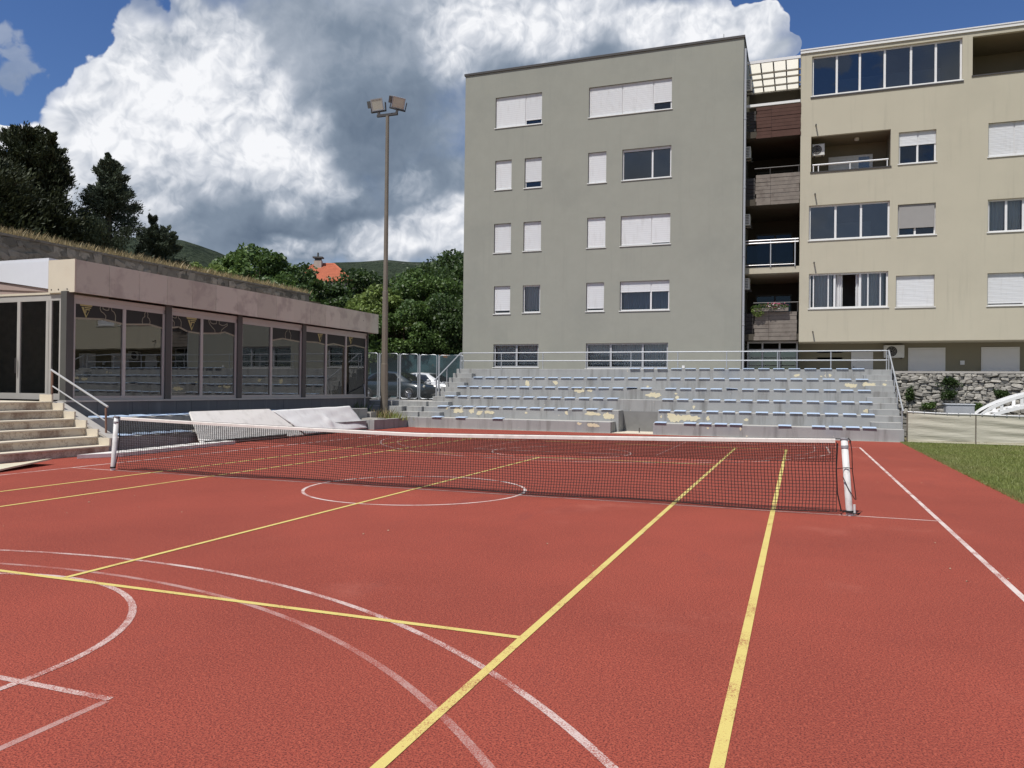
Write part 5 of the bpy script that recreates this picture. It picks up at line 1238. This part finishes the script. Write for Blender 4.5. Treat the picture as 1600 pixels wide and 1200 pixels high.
# ------------------------------------------------------------------ trees
def tube_np(mb, a, b, r0, r1, n=6): mb.tube([a, tuple((np.array(a)+np.array(b))/2+rng.normal(size=3)*.06*np.linalg.norm(np.array(b)-np.array(a))), b], [r0, (r0+r1)/2, r1], n)
def broadleaf(base, top, rx, ry, n, m, label, size=.19, crown0=.25, nclump=60):
    H = top-base[2]; e = empty('broadleaf_tree', base, 0, label, 'tree', 'broadleaf trees beyond the fence')
    zc_ = H*(1+crown0)/2; rz_ = H*(1-crown0)/2*1.08
    d = rng.normal(size=(nclump,3)); d /= np.linalg.norm(d, axis=1)[:,None]; rad = rng.uniform(.25,1,nclump)**.45
    C = d*rad[:,None]*np.array([rx,ry,rz_])*.88; C[:,2] += zc_
    cr = rng.uniform(.16,.30,nclump)*min(rx, rz_)
    k = rng.integers(0, nclump, n); q = rng.normal(size=(n,3)); q /= np.linalg.norm(q, axis=1)[:,None]; q *= (rng.uniform(.25,1,n)**.5)[:,None]*cr[k][:,None]*np.array([1.15,1.15,.8])
    p = C[k]+q
    dirs = q/np.maximum(np.linalg.norm(q,axis=1)[:,None],1e-6)*.5+rng.normal(size=(n,3))*.6+np.array([0,0,-.25])
    link('crown', leaf_quads(p, size, m, 'crown', dirs, .6), e)
    mb = MB(); r0 = max(.12, H*.022); mb.tube([(0,0,-.1),(.05,.03,H*.25),(-.03,.05,H*.5),(0,0,H*.8)], [r0*1.3,r0,r0*.7,r0*.25], 9)
    for i in range(0, nclump, 3): a = (0,0,H*(.25+.4*rng.random())); tube_np(mb, a, tuple(C[i]), r0*.32, r0*.06, 5)
    mb.build('trunk', MAT['trunk'], e); return e
def conifer(base, top, r, n, m, label, shape=1.0, size=.30, gap=.35, wild=.0):
    H = top-base[2]; e = empty('conifer_tree', base, 0, label, 'tree', 'dark conifers on the bank')
    nb = int(70*H/5); P = []; Dd = []; mb = MB(); mb.tube([(0,0,-.2),(0,0,H*.5),(0,0,H*.97)], [H*.03,H*.018,.02], 8)
    per = n//nb
    for b in range(nb):
        t = rng.uniform(0,1)**.85; z = H*(.04+.95*t); a = rng.uniform(0, 6.28); L_ = r*(1-t)**shape*rng.uniform(.6,1.1+wild)+.12
        up = rng.uniform(.15,.75)*(1+.4*t); d = np.array([math.cos(a), math.sin(a), up]); d /= np.linalg.norm(d)
        s = rng.uniform(.12,1.0,per)**.7; w_ = L_*.16*(1.2-s*.7)
        p = np.array([0,0,z-L_*.25])+d*(s*L_)[:,None]+rng.normal(size=(per,3))*w_[:,None]; P.append(p)
        Dd.append(d[None]*1.0+rng.normal(size=(per,3))*.45+np.array([0,0,.35]))
        if b % 2 == 0: mb.tube([(0,0,z-L_*.25),tuple(np.array([0,0,z-L_*.25])+d*L_*.9)], [.03,.008], 4)
    link('crown', leaf_quads(np.vstack(P), size, m, 'crown', np.vstack(Dd), .30), e); mb.build('trunk', MAT['trunk'], e); return e
def ctree(u, vtop, vbase, X_, r, n, m, label, **kw):
    t = onX(u, vtop, X_); b = onX(u, vbase, X_); zb = 5.84+(-15.55-X_)*.033-.05 if X_ > -24 else 6.12+(-24-X_)*.072-.05
    conifer((X_, b.y, zb), t.z, r, n, m, label, **kw)
ctree(40,198,360,-22.5, 2.5, 48000, MAT['needle_pine'], 'broad dark pine with ragged double crown on the bank', shape=.55, wild=.25, size=.165)
ctree(76,202,360,-21.5, 1.25, 26000, MAT['needle_pine'], 'dark pine with tufted top beside the broad pine', shape=.6, wild=.3, size=.16)
ctree(-30,215,360,-22.0, 2.6, 26000, MAT['needle_pine'], 'dark pine standing at the very end of the bank row', shape=.6, wild=.25, size=.17)
ctree(170,240,395,-20.5, 2.15, 42000, MAT['needle'], 'pointed dark cypress standing alone on the bank', shape=.85, size=.14)
ctree(236,333,400,-20.5, 1.15, 18000, MAT['needle'], 'short conical cypress beside the pointed one', shape=.7, size=.135)
ctree(262,352,402,-20.5, 1.0, 14000, MAT['needle'], 'low bushy cypress at the end of the row', shape=.55, size=.135)
def btree(u, vtop, D, rx, n, m, label, **kw):
    p = atD(u, vtop, D); broadleaf((p.x, p.y, .9), p.z, rx, rx, n, m, label, **kw)
btree(396,376,54, 2.9, 16000, MAT['leaf_mid'], 'round green tree rising behind the terrace wall', nclump=60, size=.27, crown0=.3)
btree(318,400,50, 2.3, 9000, MAT['leaf_light'], 'pale leafy tree just over the terrace wall end', nclump=40, size=.24)
btree(448,404,58, 3.0, 14000, MAT['leaf_dark'], 'dark leafy tree beside the red roof', nclump=55, size=.27)
btree(566,424,60, 3.4, 17000, MAT['leaf_dark'], 'wide dark tree between the red roof and the mast', nclump=65, size=.27)
btree(502,440,56, 2.8, 13000, MAT['leaf_dark'], 'low dark tree in front of the red roofed house', nclump=55, size=.26)
btree(430,424,50, 2.4, 11000, MAT['leaf_mid'], 'small green tree beyond the end of the terrace wall', nclump=45, size=.24)
btree(592,446,52, 3.0, 18000, MAT['leaf_light'], 'bright yellow-green tree behind the lamp mast', nclump=60, size=.23, crown0=.2)
btree(665,424,54, 3.8, 26000, MAT['leaf_mid'], 'full green tree between mast and grey building', nclump=85, size=.24, crown0=.15)
btree(715,392,58, 4.4, 26000, MAT['leaf_dark'], 'tall dark tree half hidden by the grey building', nclump=85, size=.26, crown0=.15)
btree(632,470,49, 2.7, 16000, MAT['leaf_mid'], 'lower green tree above the parked cars', nclump=55, size=.22, crown0=.2)
btree(700,462,50, 2.9, 16000, MAT['leaf_dark'], 'lower dark tree at the corner of the grey building', nclump=55, size=.22, crown0=.2)
